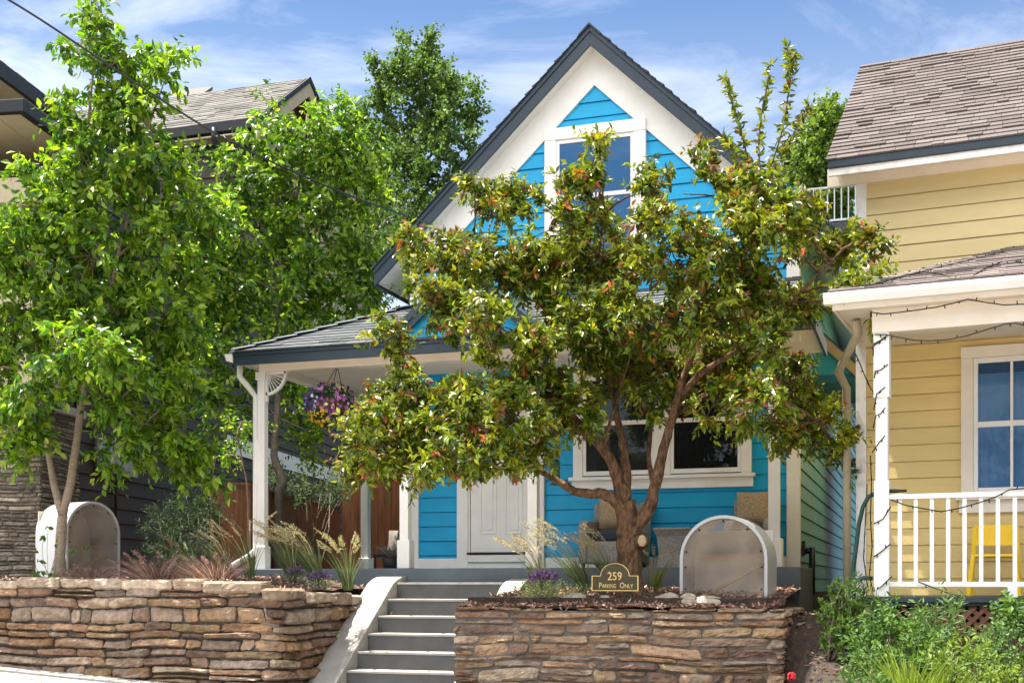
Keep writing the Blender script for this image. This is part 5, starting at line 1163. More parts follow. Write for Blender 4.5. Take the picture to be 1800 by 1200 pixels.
# bare twigs beside it
blobs = [(1450,225,32,40,38,1.),(1440,290,45,50,38,1.2),(1470,330,40,50,38,1.),(1490,260,35,60,38,1.),(1462,200,12,14,38,.4)]
b_ = ray(1455, 420, 38); bz = float(zground(b_[0], 38)); far_tree('leafy_tree', 'bright yellow green tree behind the left end of the brown shingle roof', (b_[0], 38, bz), blobs, [(b_[0], 38, bz-.2), ray(1455, 330, 38), ray(1455, 230, 38)], 26, (.14, .22), [(.12,.20,.03,.5),(.16,.24,.035,.3),(.07,.13,.025,.2)], 42, 'trees behind the houses', lw=.7)
blobs = [(1412,245,14,16,75,1.5),(1405,275,26,28,75,2.),(1430,290,30,30,75,2.)]
b_ = ray(1410, 400, 75); bz = float(zground(b_[0], 75)); far_tree('distant_tree', 'small bluish green tree far up the hill between the roofs', (b_[0], 75, bz), blobs, [(b_[0], 75, bz-.2), ray(1410, 300, 75), ray(1411, 250, 75)], 9, (.25, .4), [(.05,.09,.05,1.)], 43, 'trees behind the houses', lw=.8)
# bushes and trees filling the gap between the brown and blue houses
blobs = [(650,420,60,70,25,1.),(690,380,50,60,26,1.),(610,470,60,60,24.5,1.),(680,470,50,60,24,.9),(640,560,70,70,24,1.)]
b_ = ray(650, 900, 24.8); bz = float(zground(b_[0], 24.8)); far_tree('leafy_tree', 'dense green tree in the gap between the brown and blue houses', (b_[0], 24.8, bz), blobs, [(b_[0], 24.8, bz-.2), ray(650, 600, 24.8), ray(655, 420, 25)], 14, (.07, .11), [(.06,.125,.022,.5),(.085,.165,.028,.3),(.04,.08,.02,.2)], 44, 'trees behind the houses', lw=.55)

# --- two big trees on the left
G_MAP = [(.115,.22,.012,.36),(.20,.31,.016,.26),(.04,.11,.012,.24),(.30,.40,.03,.14)]
def big_tree(name, label, blobs, stems, seed, dens, tr, up, hang, ll_, lw, base, bark, group, per=8, tlen=(.16, .38), sub=None):
    rs = np.random.RandomState(seed); r = set_tree(name, label, 'tree', base, group)
    blobs = [(b[0], b[1], b[2]*.82, b[3]*.82, b[4], b[5]*.85) for b in blobs]
    c, o = blobs_to_clumps(blobs, dens*1.15, rs, .42); arr = crown_arrays(c, o, rs, (3, 6), tlen, per, ll_, lw, G_MAP, up, hang, .5, .75)
    V, T, C = leaves(*arr[:6], fold=.16, droop=.22); np_obj('crown', V, T, C, M['leaf_big'], r)
    k = MB(); nodes = []; zlow = base[2] + (2.4 if len(blobs) > 6 else 0)
    for (pts, r0, r1) in stems: nodes += limb(k, pts, r0, r1, 10, .004)
    for b in blobs:
        e = ray(b[0], b[1], b[4]); j = min(range(len(nodes)), key=lambda i: np.linalg.norm(nodes[i]-e) + .8*max(0, nodes[i][2]-e[2]+.3) + (9 if nodes[i][2] < zlow else 0)); limb(k, curve_pts(nodes[j], e, .06, .07, 6), .022, .006, 6, .006)
    for i in range(0, len(c), 2):
        bl = min(blobs, key=lambda b: np.linalg.norm(ray(b[0], b[1], b[4])-c[i])); e = ray(bl[0], bl[1], bl[4]); k.tube(curve_pts(e, c[i], .0, .08, 4), [.007, .006, .005, .004], 5)
    twig_tubes(k, *arr[6], every=2, r=.0035); k.build('trunk', M[bark], r); return r
Y1 = 12.6; b1 = ray(104, 1010, Y1); b1[2] = zbedL(b1[0], Y1)
blobs1 = [(172,25,20,40,12.4,.25),(140,75,40,40,12.4,.35),(205,110,50,45,12.5,.4),(235,115,40,40,12.6,.35),(308,108,24,22,12.5,.2),(285,130,30,30,12.5,.25),(170,190,60,50,12.5,.5),(135,230,40,40,12.4,.4),
 (85,300,48,32,12.3,.4),(240,205,60,55,12.6,.5),(65,365,85,55,12.2,.7),(170,320,95,80,12.5,.7),(285,290,65,60,12.8,.6),(40,440,85,80,12.2,.7),(160,450,100,85,12.5,.8),(290,420,85,90,12.9,.7),(350,350,50,50,13.,.5),
 (50,560,90,80,12.3,.7),(170,570,95,80,12.6,.7),(290,560,80,80,12.9,.7),(75,665,65,50,11.9,.4),(190,660,75,50,12.2,.5),(290,670,70,60,12.8,.5),(40,740,50,60,12.0,.4),(210,705,30,45,12.3,.3),(255,745,65,60,12.6,.4),(325,760,50,60,12.9,.35),(378,810,22,40,13.1,.2),(300,800,50,40,12.9,.3),(215,790,50,36,12.8,.3),(45,800,40,36,12.1,.25),(175,610,50,40,11.6,.4),(-40,480,60,150,12.2,.7),(-30,650,50,120,12.2,.6),(100,600,60,40,11.6,.4)]
f1 = ray(110, 905, Y1)
stems1 = [([b1, ray(106, 960, Y1), f1], .078, .062), ([f1, ray(95, 850, Y1), ray(80, 765, Y1-.1), ray(70, 660, Y1-.2), ray(60, 520, Y1-.3), ray(75, 380, Y1-.3)], .048, .015),
          ([f1, ray(124, 850, Y1+.05), ray(140, 735, Y1+.1), ray(150, 660, Y1+.1), ray(165, 600, Y1+.1)], .052, .042), ([ray(165, 600, Y1+.1), ray(150, 550, Y1), ray(135, 490, Y1), ray(130, 400, Y1-.1), ray(150, 260, Y1-.1), ray(165, 120, Y1-.2), ray(172, 20, Y1-.2)], .034, .008),
          ([ray(165, 600, Y1+.1), ray(190, 540, Y1+.1), ray(200, 480, Y1+.2), ray(225, 380, Y1+.2), ray(250, 260, Y1+.1), ray(290, 140, Y1)], .036, .008)]
big_tree('maple_tree', 'big bright green tree at far left with a pale forked trunk behind the left wall', blobs1, stems1, 51, 41, .08, .05, .42, (.085, .165), .52, b1, 'bark_pale', 'leafy trees left of the blue house')
Y2 = 17.3; b2 = ray(490, 1000, Y2); b2[2] = -.1
blobs2 = [(585,205,38,40,17.2,.4),(555,255,80,60,17.2,.7),(622,260,40,60,17.4,.5),(455,270,60,55,17.,.6),(400,320,55,50,16.9,.6),(515,340,95,75,17.1,.8),(625,330,50,65,17.4,.6),(420,410,85,75,17.,.8),(550,440,100,75,17.2,.9),(640,430,45,60,17.5,.5),
 (630,510,45,55,17.5,.5),(400,510,80,70,17.,.8),(520,530,90,55,17.3,.8),(460,610,50,40,17.,.5),(390,600,50,60,16.8,.5),(345,480,50,70,16.6,.6),(520,700,30,60,17.7,.3),(560,770,40,50,17.8,.3),(665,500,25,40,17.6,.3),(470,200,25,35,17.1,.3),(385,720,40,70,16.5,.4),(440,690,20,50,16.9,.25),(350,650,40,60,16.4,.4)]
stems2 = [([b2, ray(488, 880, Y2), ray(497, 845, Y2), ray(482, 800, Y2), ray(488, 700, Y2), ray(480, 620, Y2), ray(492, 520, Y2), ray(495, 470, Y2), ray(520, 360, Y2), ray(540, 200, Y2)], .085, .012), ([ray(492, 520, Y2), ray(460, 430, Y2-.1), ray(430, 320, Y2-.2)], .04, .012), ([ray(495, 470, Y2), ray(560, 400, Y2), ray(610, 280, Y2)], .035, .01)]
big_tree('maple_tree', 'bushy bright green tree standing behind the left porch corner', blobs2, stems2, 52, 32, .08, .05, .4, (.095, .165), .48, b2, 'bark_grey', 'leafy trees left of the blue house', tlen=(.2, .45))
# slim young tree beside the porch post
bs = ray(436, 960, 15.3); bs[2] = -.1
big_tree('young_tree', 'thin sunlit sapling leaning beside the porch downspout', [(415,770,35,35,15.3,.3),(400,800,25,25,15.3,.2),(430,740,18,25,15.3,.2)], [([bs, ray(436, 880, 15.3), ray(428, 820, 15.3), ray(418, 770, 15.3)], .018, .008)], 53, 40, .02, .1, .3, (.06, .1), .5, bs, 'bark_pale', None)

# --- crab apple in front
Y3 = 12.62; b3 = ray(1108, 1052, Y3); b3[2] = zbedR(b3[0], Y3) - .03
Ra = np.random.RandomState(77)
spec3 = [(880,345,60,48),(835,330,25,25),(770,430,66,38),(735,445,35,22),(965,395,85,72),(1055,322,45,62),(1052,248,18,24),(1000,300,25,30),(1130,330,55,60),(1200,330,40,55),(1232,262,20,22),(1255,320,45,55),(1330,325,62,55),(1400,385,75,60),(1350,400,60,60),(1478,430,50,42),(1525,432,22,18),(1505,500,32,46),(1528,540,14,24),
 (1290,440,95,75),(1180,440,95,80),(1060,450,95,80),(950,480,90,65),(850,480,75,55),(775,490,35,30),(1010,570,95,75),(880,575,85,55),(940,640,70,60),(1130,545,95,70),(1240,545,90,75),(1360,520,75,70),(1400,560,28,44),(680,595,20,34),(722,692,62,48),(760,700,70,55),(662,768,54,50),(640,815,30,28),(710,785,75,55),(800,770,75,55),(840,690,60,60),
 (900,740,80,60),(985,700,70,65),(1075,640,75,60),(1180,640,80,60),(1290,630,80,65),(1370,610,50,55),(1400,680,62,52),(1330,720,55,48),(1440,740,48,42),(1480,785,28,36),(1260,700,50,40),(700,830,45,18),(780,815,50,22),(870,800,60,25),(940,780,40,30),(1150,700,40,40),(1380,760,36,30),(1060,560,80,60),(795,552,50,40),(765,525,36,26),(1330,505,60,36),(1010,720,40,40)]
blobs3 = []
for i, (u, v, a, b) in enumerate(spec3):
    cy = 12.45 + Ra.uniform(-.95, .75) if u > 960 or v < 520 else 11.35 + Ra.uniform(-.45, .45); ry = .25 + .004*(a+b)/2*.9
    if i % 3 == 0 and a > 55 and (u > 960 or v < 520): blobs3.append((u+Ra.uniform(-20, 20), v+Ra.uniform(-20, 20), a*.7, b*.7, 13.5, .35))
    f_ = .68 if v < 400 else .84
    if u < 960 and v > 450: f_ = 1.0
    if u > 1380 and v > 650: cy = 13.2
    blobs3.append((u, v + (10 if v < 400 else 0), a*f_, b*f_, min(cy, 13.55), ry))
G_APP = [(.13,.20,.008,.34),(.235,.285,.010,.24),(.045,.08,.010,.24),(.15,.095,.018,.09),(.15,.055,.02,.03),(.32,.33,.02,.06)]
r = set_tree('crab_apple_tree', 'spreading crab apple with bronze green leaves and rough brown trunk before the blue house', 'tree', b3)
rs = np.random.RandomState(61)
c, o = blobs_to_clumps(blobs3, 57, rs, .45)
GAPS = [(1088,315,30,38),(1215,338,36,22),(1160,262,40,34),(945,392,24,20),(820,385,34,30),(1372,480,20,32),(1150,508,30,14),(866,514,34,12),(765,672,26,10),(850,664,14,14),(1412,602,26,30),(1455,600,30,66),(1450,500,20,26),(905,262,60,26),(1290,270,24,30),(985,268,34,26),(1000,640,30,18),(930,560,24,12),(1330,655,22,14),(1265,495,16,14),(1110,575,18,14)]
def to_px(p):
    d = -p[:, 0]*SA + p[:, 1]*CA; return 900 + F*(p[:, 0]*CA + p[:, 1]*SA)/d, 1025 - F*p[:, 2]/d
gu, gv = to_px(c); keep = np.ones(len(c), bool)
for (a, b, ra, rb_) in GAPS: keep &= ((gu-a)/(ra+9))**2 + ((gv-b)/(rb_+9))**2 > 1
c, o = c[keep], o[keep]
arr = crown_arrays(c, o, rs, (4, 8), (.10, .27), 12, (.062, .118), .45, G_APP, .35, .22, .5, .8, tipcol=(.38, .10, .03), tipp=.05)
# upright leading shoots
shoots = [[(1322,335),(1312,270),(1300,220),(1285,170),(1272,135)],[(1335,310),(1335,230),(1345,170),(1355,112)],[(1345,320),(1372,240),(1385,170),(1390,120),(1384,82)],[(1372,280),(1400,225),(1424,178)],[(1300,300),(1285,255),(1270,240)],[(1400,90),(1388,130)],[(1055,280),(1050,230)]]
tw = MB(); SP, SD = [], []
for s_ in shoots:
    P = [ray(u, v, 12.35 + .08*i) for i, (u, v) in enumerate(s_)]; Q = limb(tw, P, .010, .004, 5, sub=6)
    for i in range(len(Q)-1):
        for k in range(7):
            SP.append(Q[i] + (Q[i+1]-Q[i])*rs.rand()); SD.append(nrm(nrm(Q[i+1]-Q[i])*.35 + rs.normal(size=3)*1.1 - np.array((0, 0, .25))))
SP, SD = np.array(SP), np.array(SD); n = len(SP); pc2 = np.array([q[:3] for q in G_APP]); SC = pc2[rs.choice(len(G_APP), n, p=[q[3] for q in G_APP])]*rs.uniform(.7, 1.25, (n, 1))
P_ = np.vstack([arr[0], SP]); D_ = np.vstack([arr[1], SD]); N_ = np.vstack([arr[2], nrm(rs.normal(size=(n, 3)) + (0, 0, .4))]); L_ = np.concatenate([arr[3], rs.uniform(.07, .115, n)]); W_ = np.concatenate([arr[4], rs.uniform(.026, .042, n)]); C_ = np.vstack([arr[5], SC])
V, T, C = leaves(P_, D_, N_, L_, W_, C_, fold=.22, droop=.2); np_obj('crown', V, T, C, M['leaf_small'], r)
k = MB(); fk = ray(1112, 905, Y3); nodes = []
def st3(pts, r0, r1, wob=.007, sub=4): nodes.extend(limb(k, [p if isinstance(p, np.ndarray) else ray(*p) for p in pts], r0, r1, 14, wob, sub))
k.tube([b3-(0,0,.1), b3+(0,0,.02), b3+(0,0,.10)], [.21, .165, .142], 16)
st3([b3+(0,0,.06), (1106,1000,Y3), (1106,950,Y3), (1104,920,Y3), (1098,880,Y3)], .142, .115)
st3([(1100,915,Y3), (1085,885,Y3-.05), (1060,868,Y3-.1), (1020,866,Y3-.1), (985,848,Y3-.1), (960,832,Y3-.15), (925,812,Y3-.2), (880,770,Y3-.3), (820,740,Y3-.4), (740,730,Y3-.5)], .066, .013)
st3([(1098,885,Y3), (1082,830,Y3), (1065,795,Y3-.05), (1035,760,Y3-.1), (1005,730,Y3-.15), (960,680,Y3-.2), (890,600,Y3-.3), (840,500,Y3-.3)], .070, .013)
st3([(1099,880,Y3), (1100,830,Y3+.1), (1095,780,Y3+.15), (1085,730,Y3+.15), (1070,650,Y3+.1), (1050,520,Y3), (1060,380,Y3-.1)], .060, .011)
st3([(1112,930,Y3), (1138,900,Y3), (1152,850,Y3), (1166,790,Y3), (1180,740,Y3-.05), (1196,680,Y3-.1), (1225,600,Y3-.1), (1270,480,Y3-.1), (1330,330,Y3-.2)], .076, .013)
st3([(1190,700,Y3-.05), (1240,650,Y3-.2), (1320,600,Y3-.3), (1400,520,Y3-.4), (1480,440,Y3-.4)], .04, .012)
st3([(1182,730,Y3), (1260,690,Y3+.2), (1350,690,Y3+.2), (1440,740,Y3+.1)], .034, .012)
st3([(1150,850,Y3), (1140,800,Y3+.2), (1150,700,Y3+.4), (1170,560,Y3+.5)], .03, .01)
st3([(1065,797,Y3-.05), (1068,760,Y3-.1), (1080,720,Y3-.2), (1110,620,Y3-.3)], .028, .01)
for b in blobs3:
    e = ray(b[0], b[1], b[4]); j = min(range(len(nodes)), key=lambda i: np.linalg.norm(nodes[i]-e) + .8*max(0, nodes[i][2]-e[2]+.2)); limb(k, curve_pts(nodes[j], e, .04, .10, 6), .016, .005, 6, .006)
for i in range(0, len(c), 2):
    bl = min(blobs3, key=lambda b: np.linalg.norm(ray(b[0], b[1], b[4])-c[i])); k.tube(curve_pts(ray(bl[0], bl[1], bl[4]), c[i], 0, .08, 4), [.006, .005, .005, .004], 5)
twig_tubes(k, *arr[6], every=2, r=.003)
n0 = len(k.v); k.v += tw.v; k.c += tw.c; k.f += [tuple(i+n0 for i in f) for f in tw.f]; k.smooth += tw.smooth
trunk3 = k.build('trunk', M['bark_brown'], r)
k = MB(); sp = ray(1128, 950, Y3-.15); k.tube([sp+(-.03, .12, 0), sp+(0, .02, 0), sp+(.004, -.005, 0)], [.085, .072, .06], 12); k.build('branch_collar', M['bark_brown'], trunk3)
k = MB(); k.ball(sp+(.004, -.006, 0), .048, 12, 6, (1, .3, 1.25)); k.build('pruned_stub', M['heartwood'], trunk3)

# ================================================================== SHRUBS, GRASSES AND GROUND PLANTS
def blade_clump(c, n, L, wid, spread, lean, rs, pal, arch=.5, seg=5, base=.06):
    """arching blades -> verts, tris, colours"""
    V, T, C = [], [], []
    for i in range(n):
        a = rs.uniform(0, 2*math.pi); q = rs.uniform(0, 1)**.6*spread; d = np.array((math.cos(a)*q + lean[0], math.sin(a)*q + lean[1], 1.0)); d = nrm(d); l = L*rs.uniform(.6, 1.05)
        p = np.array(c) + np.array((math.cos(a), math.sin(a), 0))*base*rs.uniform(0, 1); hd = np.array((d[0], d[1], 0)); hd = hd/(np.linalg.norm(hd)+1e-6); col = np.array(pal[rs.randint(len(pal))])*rs.uniform(.7, 1.3)
        s = nrm(np.cross(d, (rs.normal(), rs.normal(), .3))); n0 = len(V)
        for k in range(seg+1):
            t = k/seg; pos = p + d*l*t + (hd*.55 - np.array((0, 0, .75)))*arch*l*t*t*.8; w_ = wid*(1-t**1.6)*.5 + .0004
            V += [pos - s*w_, pos + s*w_]; C += [col, col]
            if k: m = n0 + 2*k; T += [(m-2, m-1, m+1), (m-2, m+1, m)]
    return np.array(V), np.array(T), np.array(C)
def plumes(c, n, L, spread, lean, rs, col, pl=.2, arch=.3, straw=(.30,.26,.12), r=.016):
    """flower stalks ending in feathery seed heads"""
    SV = MB(); P, D = [], []
    for i in range(n):
        a = rs.uniform(0, 2*math.pi); q = rs.uniform(0, 1)*spread; d = nrm(np.array((math.cos(a)*q + lean[0], math.sin(a)*q + lean[1], 1.0))); l = L*rs.uniform(.75, 1.05); hd = np.array((d[0], d[1], 0)); hd = hd/(np.linalg.norm(hd)+1e-6)
        pts = [np.array(c) + d*l*t + (hd*.6 - np.array((0, 0, .5)))*arch*l*t**3 for t in np.linspace(0, 1, 8)]; SV.col = straw; SV.tube(pts, .0022, 3, cap=False)
        e = pts[-1]; dd = nrm(pts[-1]-pts[-2]); m = 42
        for k in range(m):
            t = k/m; s0 = e - dd*pl*(1-t)*1.0 if False else pts[-1] - (pts[-1]-pts[-3])*(1-t)*min(1.0, pl/np.linalg.norm(pts[-1]-pts[-3])); P.append(s0 + rs.normal(size=3)*r*.35*(1-t*.6)); D.append(nrm(dd*1.1 + rs.normal(size=3)*.55))
    P, D = np.array(P), np.array(D); m = len(P); V, T, C = leaves(P, D, nrm(rs.normal(size=(m, 3))), rs.uniform(.022, .045, m), rs.uniform(.006, .011, m), np.array(col)*.85*rs.uniform(.7, 1.25, (m, 1)), .1, .1)
    sv = np.array(SV.v); T2 = np.array([t for f in SV.f for t in ((f[0], f[1], f[2]), (f[0], f[2], f[3]))])
    return np.vstack([V, sv]), np.vstack([T, T2 + len(V)]), np.vstack([C, np.array(SV.c)])
GB = [(.10,.15,.05),(.14,.19,.07),(.07,.11,.045),(.19,.22,.09)]
def reed(u, v, Y, H, label, lean, seed, n=70, np_=12, col=(.52,.44,.24), pal=GB, arch=.35, spread=.32):
    H *= 1.28; np_ = int(np_*1.1); rs = np.random.RandomState(seed); c = ray(u, v, Y); c[2] = (zbedR if c[0] > -4.6 else zbedL)(c[0], Y); r = empty('reed_grass', c, label, 'ornamental grass', 'feathery reed grasses')
    np_obj('blades', *blade_clump(c, n, H*.72, .009, spread, lean, rs, pal, arch), M['blade'], r); np_obj('plumes', *plumes(c, np_, H, spread*.8, lean, rs, col, .24, .42), M['blade'], r)
L_ = (-.25, -.05)
reed(335, 1000, 13.2, .55, 'reed grass in shade beside the dark shrubs, left of the purple grasses', L_, 101, 60, 7, (.30,.27,.17))
reed(405, 1000, 13.4, .75, 'silvery green reed grass in front of the short cedar fence panel', (-.35, 0), 102, 70, 8, (.38,.36,.24))
reed(440, 1000, 13.6, .80, 'reed grass with dark plumes growing against the left porch post', (-.15, 0), 103, 60, 8, (.40,.32,.20))
reed(512, 1002, 13.6, .72, 'reed grass just right of the left porch post', (-.2, -.05), 104, 70, 11, (.55,.44,.24))
reed(560, 1004, 13.5, .78, 'tall sunlit reed grass with the fullest pale plumes by the steps', (-.32, -.05), 105, 80, 18, (.62,.54,.30))
reed(612, 1022, 13.1, .70, 'reed grass nearest the left curb of the steps', (-.08, -.05), 106, 80, 14, (.56,.50,.27))
reed(955, 1002, 13.7, .66, 'reed grass with creamy plumes in front of the white door post', (-.22, 0), 107, 70, 15, (.64,.56,.36))
reed(1030, 1008, 13.4, .86, 'tallest reed grass, bending left before the blue wall', (-.34, 0), 108, 80, 14, (.60,.54,.34))
reed(1078, 1000, 13.3, .72, 'reed grass directly left of the rough trunk', (-.22, 0), 109, 70, 14, (.62,.56,.34))
reed(1150, 1016, 13.2, .48, 'small yellow green reed grass directly right of the rough trunk', (.1, 0), 110, 60, 5, (.5,.45,.2), [(.20,.24,.05),(.15,.20,.04),(.25,.26,.07)])
def ray_z(u, Y, z): p = ray(u, 1000, Y); p[2] = z; return p
PUR = [(.22,.09,.10),(.34,.19,.18),(.15,.065,.075),(.50,.36,.33),(.20,.16,.07)]
for (u, label, n, H, sd_, Y) in ((160, 'smallest purple fountain grass mound, below the pale forked trunk', 200, .32, 121, 12.1), (275, 'wide purple fountain grass mound spilling to the left on the wall top', 320, .50, 122, 12.15), (378, 'reddest purple fountain grass mound near the short cedar fence', 320, .46, 123, 12.2)):
    rs = np.random.RandomState(sd_); c = ray_z(u, Y, zbedL(0, Y)); r = empty('fountain_grass', c, label, 'ornamental grass', 'purple fountain grass mounds')
    np_obj('blades', *blade_clump(c, int(n*1.7), H*1.25, .0065, .8, (-.15, -.12), rs, PUR, .5, base=.15), M['blade'], r)
    np_obj('plumes', *plumes(c, 16, H*1.2, .8, (-.15, -.1), rs, (.34,.22,.20), .12, .35, (.2,.12,.1), .012), M['blade'], r)
def tuft(name, label, cat, u, Y, n, H, w_, pal, seed, bed, flower=None, group=None, ll_=.03, dv=(.3, .2)):
    rs = np.random.RandomState(seed); c = ray_z(u, Y, 0); c[2] = bed(c[0], Y); r = empty(name, c, label, cat, group); P, D = [], []
    for i in range(n):
        a = rs.uniform(0, 2*math.pi); q = rs.uniform(0, 1)**.5; d = nrm(np.array((math.cos(a)*q*.9, math.sin(a)*q*.9, .9))); l = H*rs.uniform(.6, 1.05); b = c + np.array((math.cos(a)*q*dv[0], math.sin(a)*q*dv[1], 0))
        for t in np.linspace(.25, 1, 9): P.append(b + d*l*t + rs.normal(size=3)*.006); D.append(nrm(d*.6 + rs.normal(size=3)*.6))
    P, D = np.array(P), np.array(D); m = len(P); V, T, C = leaves(P, D, nrm(rs.normal(size=(m, 3)) + (0, 0, .6)), rs.uniform(.6, 1.2, m)*ll_, rs.uniform(.25, .4, m)*ll_*w_, np.array(pal)[rs.randint(0, len(pal), m)]*rs.uniform(.7, 1.3, (m, 1)))
    np_obj('foliage', V, T, C, M['leaf_far'], r)
    if flower: np_obj('flowers', *plumes(c + (0, 0, .02), flower[1], H*1.25, .8, (0, 0), rs, flower[0], .06, .15, (.12,.15,.08), .012), M['petal'], r)
    return r
LAV = [(.16,.20,.13),(.12,.16,.10),(.20,.24,.16)]
tuft('lavender', 'lavender with purple spikes at the foot of the curved right stair curb', 'flowering plant', 953, 13.2, 60, .20, 1, LAV, 131, zbedR, ((.20,.11,.27), 40), 'lavender plants', dv=(.12, .1))
tuft('lavender', 'lavender beside the left curb, right of the pale reed grasses', 'flowering plant', 562, 12.9, 60, .17, 1, LAV, 132, zbedL, ((.20,.15,.26), 34), 'lavender plants', dv=(.11, .1))
tuft('lavender', 'low lavender against the porch edge behind the left wall corner', 'flowering plant', 520, 13.2, 40, .14, 1, LAV, 133, zbedL, ((.22,.18,.26), 22), 'lavender plants', dv=(.1, .08))
tuft('thyme_mound', 'low pale green herb mound left of the plaque', 'herb', 970, 12.25, 230, .24, 1.1, [(.20,.26,.11),(.26,.31,.14),(.15,.20,.09)], 134, zbedR, None, ll_=.026, dv=(.27, .2))
# silvery plant in a pot on the side porch
c = ray(690, 990, 17.6); r = empty('potted_plant', (c[0], 17.6, ZP), 'dark pot of wispy silver white foliage beside the patio chair', 'potted plant')
k = MB(); k.tube([(c[0], 17.6, ZP), (c[0], 17.6, ZP+.22), (c[0], 17.6, ZP+.20)], [.13, .17, .14], 14); k.build('pot', M['pot'], r)
np_obj('foliage', *blade_clump((c[0], 17.6, ZP+.2), 120, .36, .014, .9, (.1, 0), np.random.RandomState(5), [(.30,.28,.27),(.42,.38,.37),(.14,.14,.12),(.5,.42,.42)], .45), M['blade'], r)

def shrub(name, label, blobs, dens, pal, seed, base, ll_=(.04,.09), lw=.3, mat_='leaf_far', up=.4, hang=0, tlen=(.12,.3), per=9, group=None, cat='shrub', stem='bark_grey'):
    rs = np.random.RandomState(seed); r = empty(name, base, label, cat, group); c, o = blobs_to_clumps(blobs, dens, rs, .5); arr = crown_arrays(c, o, rs, (3, 6), tlen, per, ll_, lw, pal, up, hang)
    V, T, C = leaves(*arr[:6]); np_obj('foliage', V, T, C, M[mat_], r); k = MB()
    for i in range(0, len(c), 3): k.tube(curve_pts(np.array(base) + rs.normal(size=3)*(.05, .05, 0), c[i], 0, .1, 4), [.01, .008, .006, .004], 5)
    k.build('stems', M[stem], r); return r
DK = [(.035,.062,.032,.5),(.05,.085,.04,.3),(.025,.045,.025,.2)]
b = ray(300, 1000, 14.4); b[2] = -.1; shrub('oleander_shrub', 'dark narrow-leaved shrub low against the brown siding', [(300,930,50,45,14.4,.3),(285,975,40,30,14.2,.3),(330,965,40,35,14.3,.3)], 60, DK, 141, b, (.06,.13), .16, group='dark narrow-leaved shrubs')
b = ray(352, 990, 15.0); b[2] = -.1; shrub('oleander_shrub', 'taller dark narrow-leaved shrub left of the short cedar fence panel', [(350,875,42,40,15.,.3),(365,920,40,40,14.9,.3),(340,905,30,35,15,.3)], 60, DK, 142, b, (.06,.12), .18, group='dark narrow-leaved shrubs')
b = ray(540, 960, 18.6); b[2] = -.1; shrub('leafy_bush', 'soft grey green bush showing over the long cedar fence', [(500,850,40,40,18.,.4),(545,855,45,35,18.8,.4),(585,870,30,30,19.6,.4)], 50, [(.07,.11,.05,.5),(.10,.14,.07,.3),(.05,.08,.04,.2)], 143, b, (.05,.09), .4)
b = ray(1473, 1105, 11.2); b[2] = float(zground(b[0], 11.2)); shrub('arborvitae_shrub', 'small bright conical evergreen at the corner between the two houses', [(1477,1040,20,22,11.2,.11),(1466,1070,30,28,11.2,.15),(1496,1068,28,30,11.25,.15),(1475,1098,36,26,11.15,.18),(1478,1128,34,24,11.15,.18)], 800, [(.075,.145,.02,.45),(.11,.19,.028,.35),(.05,.10,.018,.2)], 144, b, (.012,.024), .6, up=.9, tlen=(.03,.07), per=12, cat='evergreen')
# vine seedlings at the foot of the left trunk
b = ray_z(95, 12.3, zbedL(0, 12.3)); rs = np.random.RandomState(145); r = empty('maple_suckers', b, 'thin leafy shoots sprouting around the base of the pale forked trunk', 'shoots'); P, D = [], []; k = MB()
for (u, v) in ((62,968),(78,940),(85,925),(68,985),(72,1003),(98,955),(130,965),(152,962),(118,1000),(60,1010),(135,1003),(90,1005)):
    e = ray(u, v, 12.25); k.tube(curve_pts(b + rs.normal(size=3)*(.05,.04,0), e, .05, .15, 5), .003, 4)
    for q in range(3): P.append(e); D.append(nrm(rs.normal(size=3)*(1, .6, .5) + (0, 0, -.4)))
P, D = np.array(P), np.array(D); m = len(P); V, T, C = leaves(P, D, nrm(rs.normal(size=(m, 3))*.5 + (0, -.6, .6)), rs.uniform(.06, .11, m), rs.uniform(.04, .06, m), np.array((.075,.16,.02))*rs.uniform(.7, 1.3, (m, 1))); np_obj('foliage', V, T, C, M['leaf_big'], r); k.build('stems', M['bark_grey'], r)

# garden on the right slope
def gplant(name, label, cat, u, v, Y, ru, rv, ry, dens, pal, seed, ll_, lw, up=.6, hang=0, tlen=(.1,.25), group='leafy plants in front of the yellow house'):
    b = ray(u, v+rv, Y); b[2] = float(zground(b[0], Y)); return shrub(name, label, [(u, v, ru, rv, Y, ry), (u, v+rv*.7, ru*.9, rv*.6, Y-.05, ry)], dens, pal, seed, b, ll_, lw, 'leaf_garden', up, hang, tlen, 9, group, cat, 'bark_grey')
GP = [(.075,.15,.03,.4),(.11,.20,.04,.3),(.05,.11,.025,.3)]; GY = [(.13,.20,.03,.5),(.18,.26,.035,.3),(.09,.15,.025,.2)]; GG = [(.09,.17,.05,.5),(.13,.21,.07,.3),(.055,.11,.04,.2)]
gplant('peony_plant', 'dark glossy leafy clump at the left end of the garden, below the conical evergreen', 'garden plant', 1545, 1120, 10.9, 55, 45, .3, 90, GP, 151, (.05,.09), .4)
gplant('aster_plant', 'clump of narrow upright leaves in front of the lattice', 'garden plant', 1655, 1110, 11.0, 48, 40, .28, 90, GG, 152, (.06,.11), .2, 1.0)
gplant('columbine_plant', 'pale fine-leaved clump at the right edge under the railing', 'garden plant', 1750, 1140, 10.6, 55, 40, .3, 110, GG, 153, (.03,.05), .6)
gplant('peony_plant', 'round leafy clump in the middle of the garden', 'garden plant', 1600, 1150, 10.4, 60, 40, .35, 90, GP, 154, (.04,.08), .45)
gplant('lupine_plant', 'bushy light green clump beside the tall yellow grass blades', 'garden plant', 1690, 1165, 10.1, 55, 40, .3, 100, GY, 155, (.04,.08), .35)
gplant('peony_plant', 'dark broad-leaved clump at the far right below the rail foot', 'garden plant', 1795, 1080, 11.0, 32, 40, .25, 90, GP, 156, (.06,.10), .5)
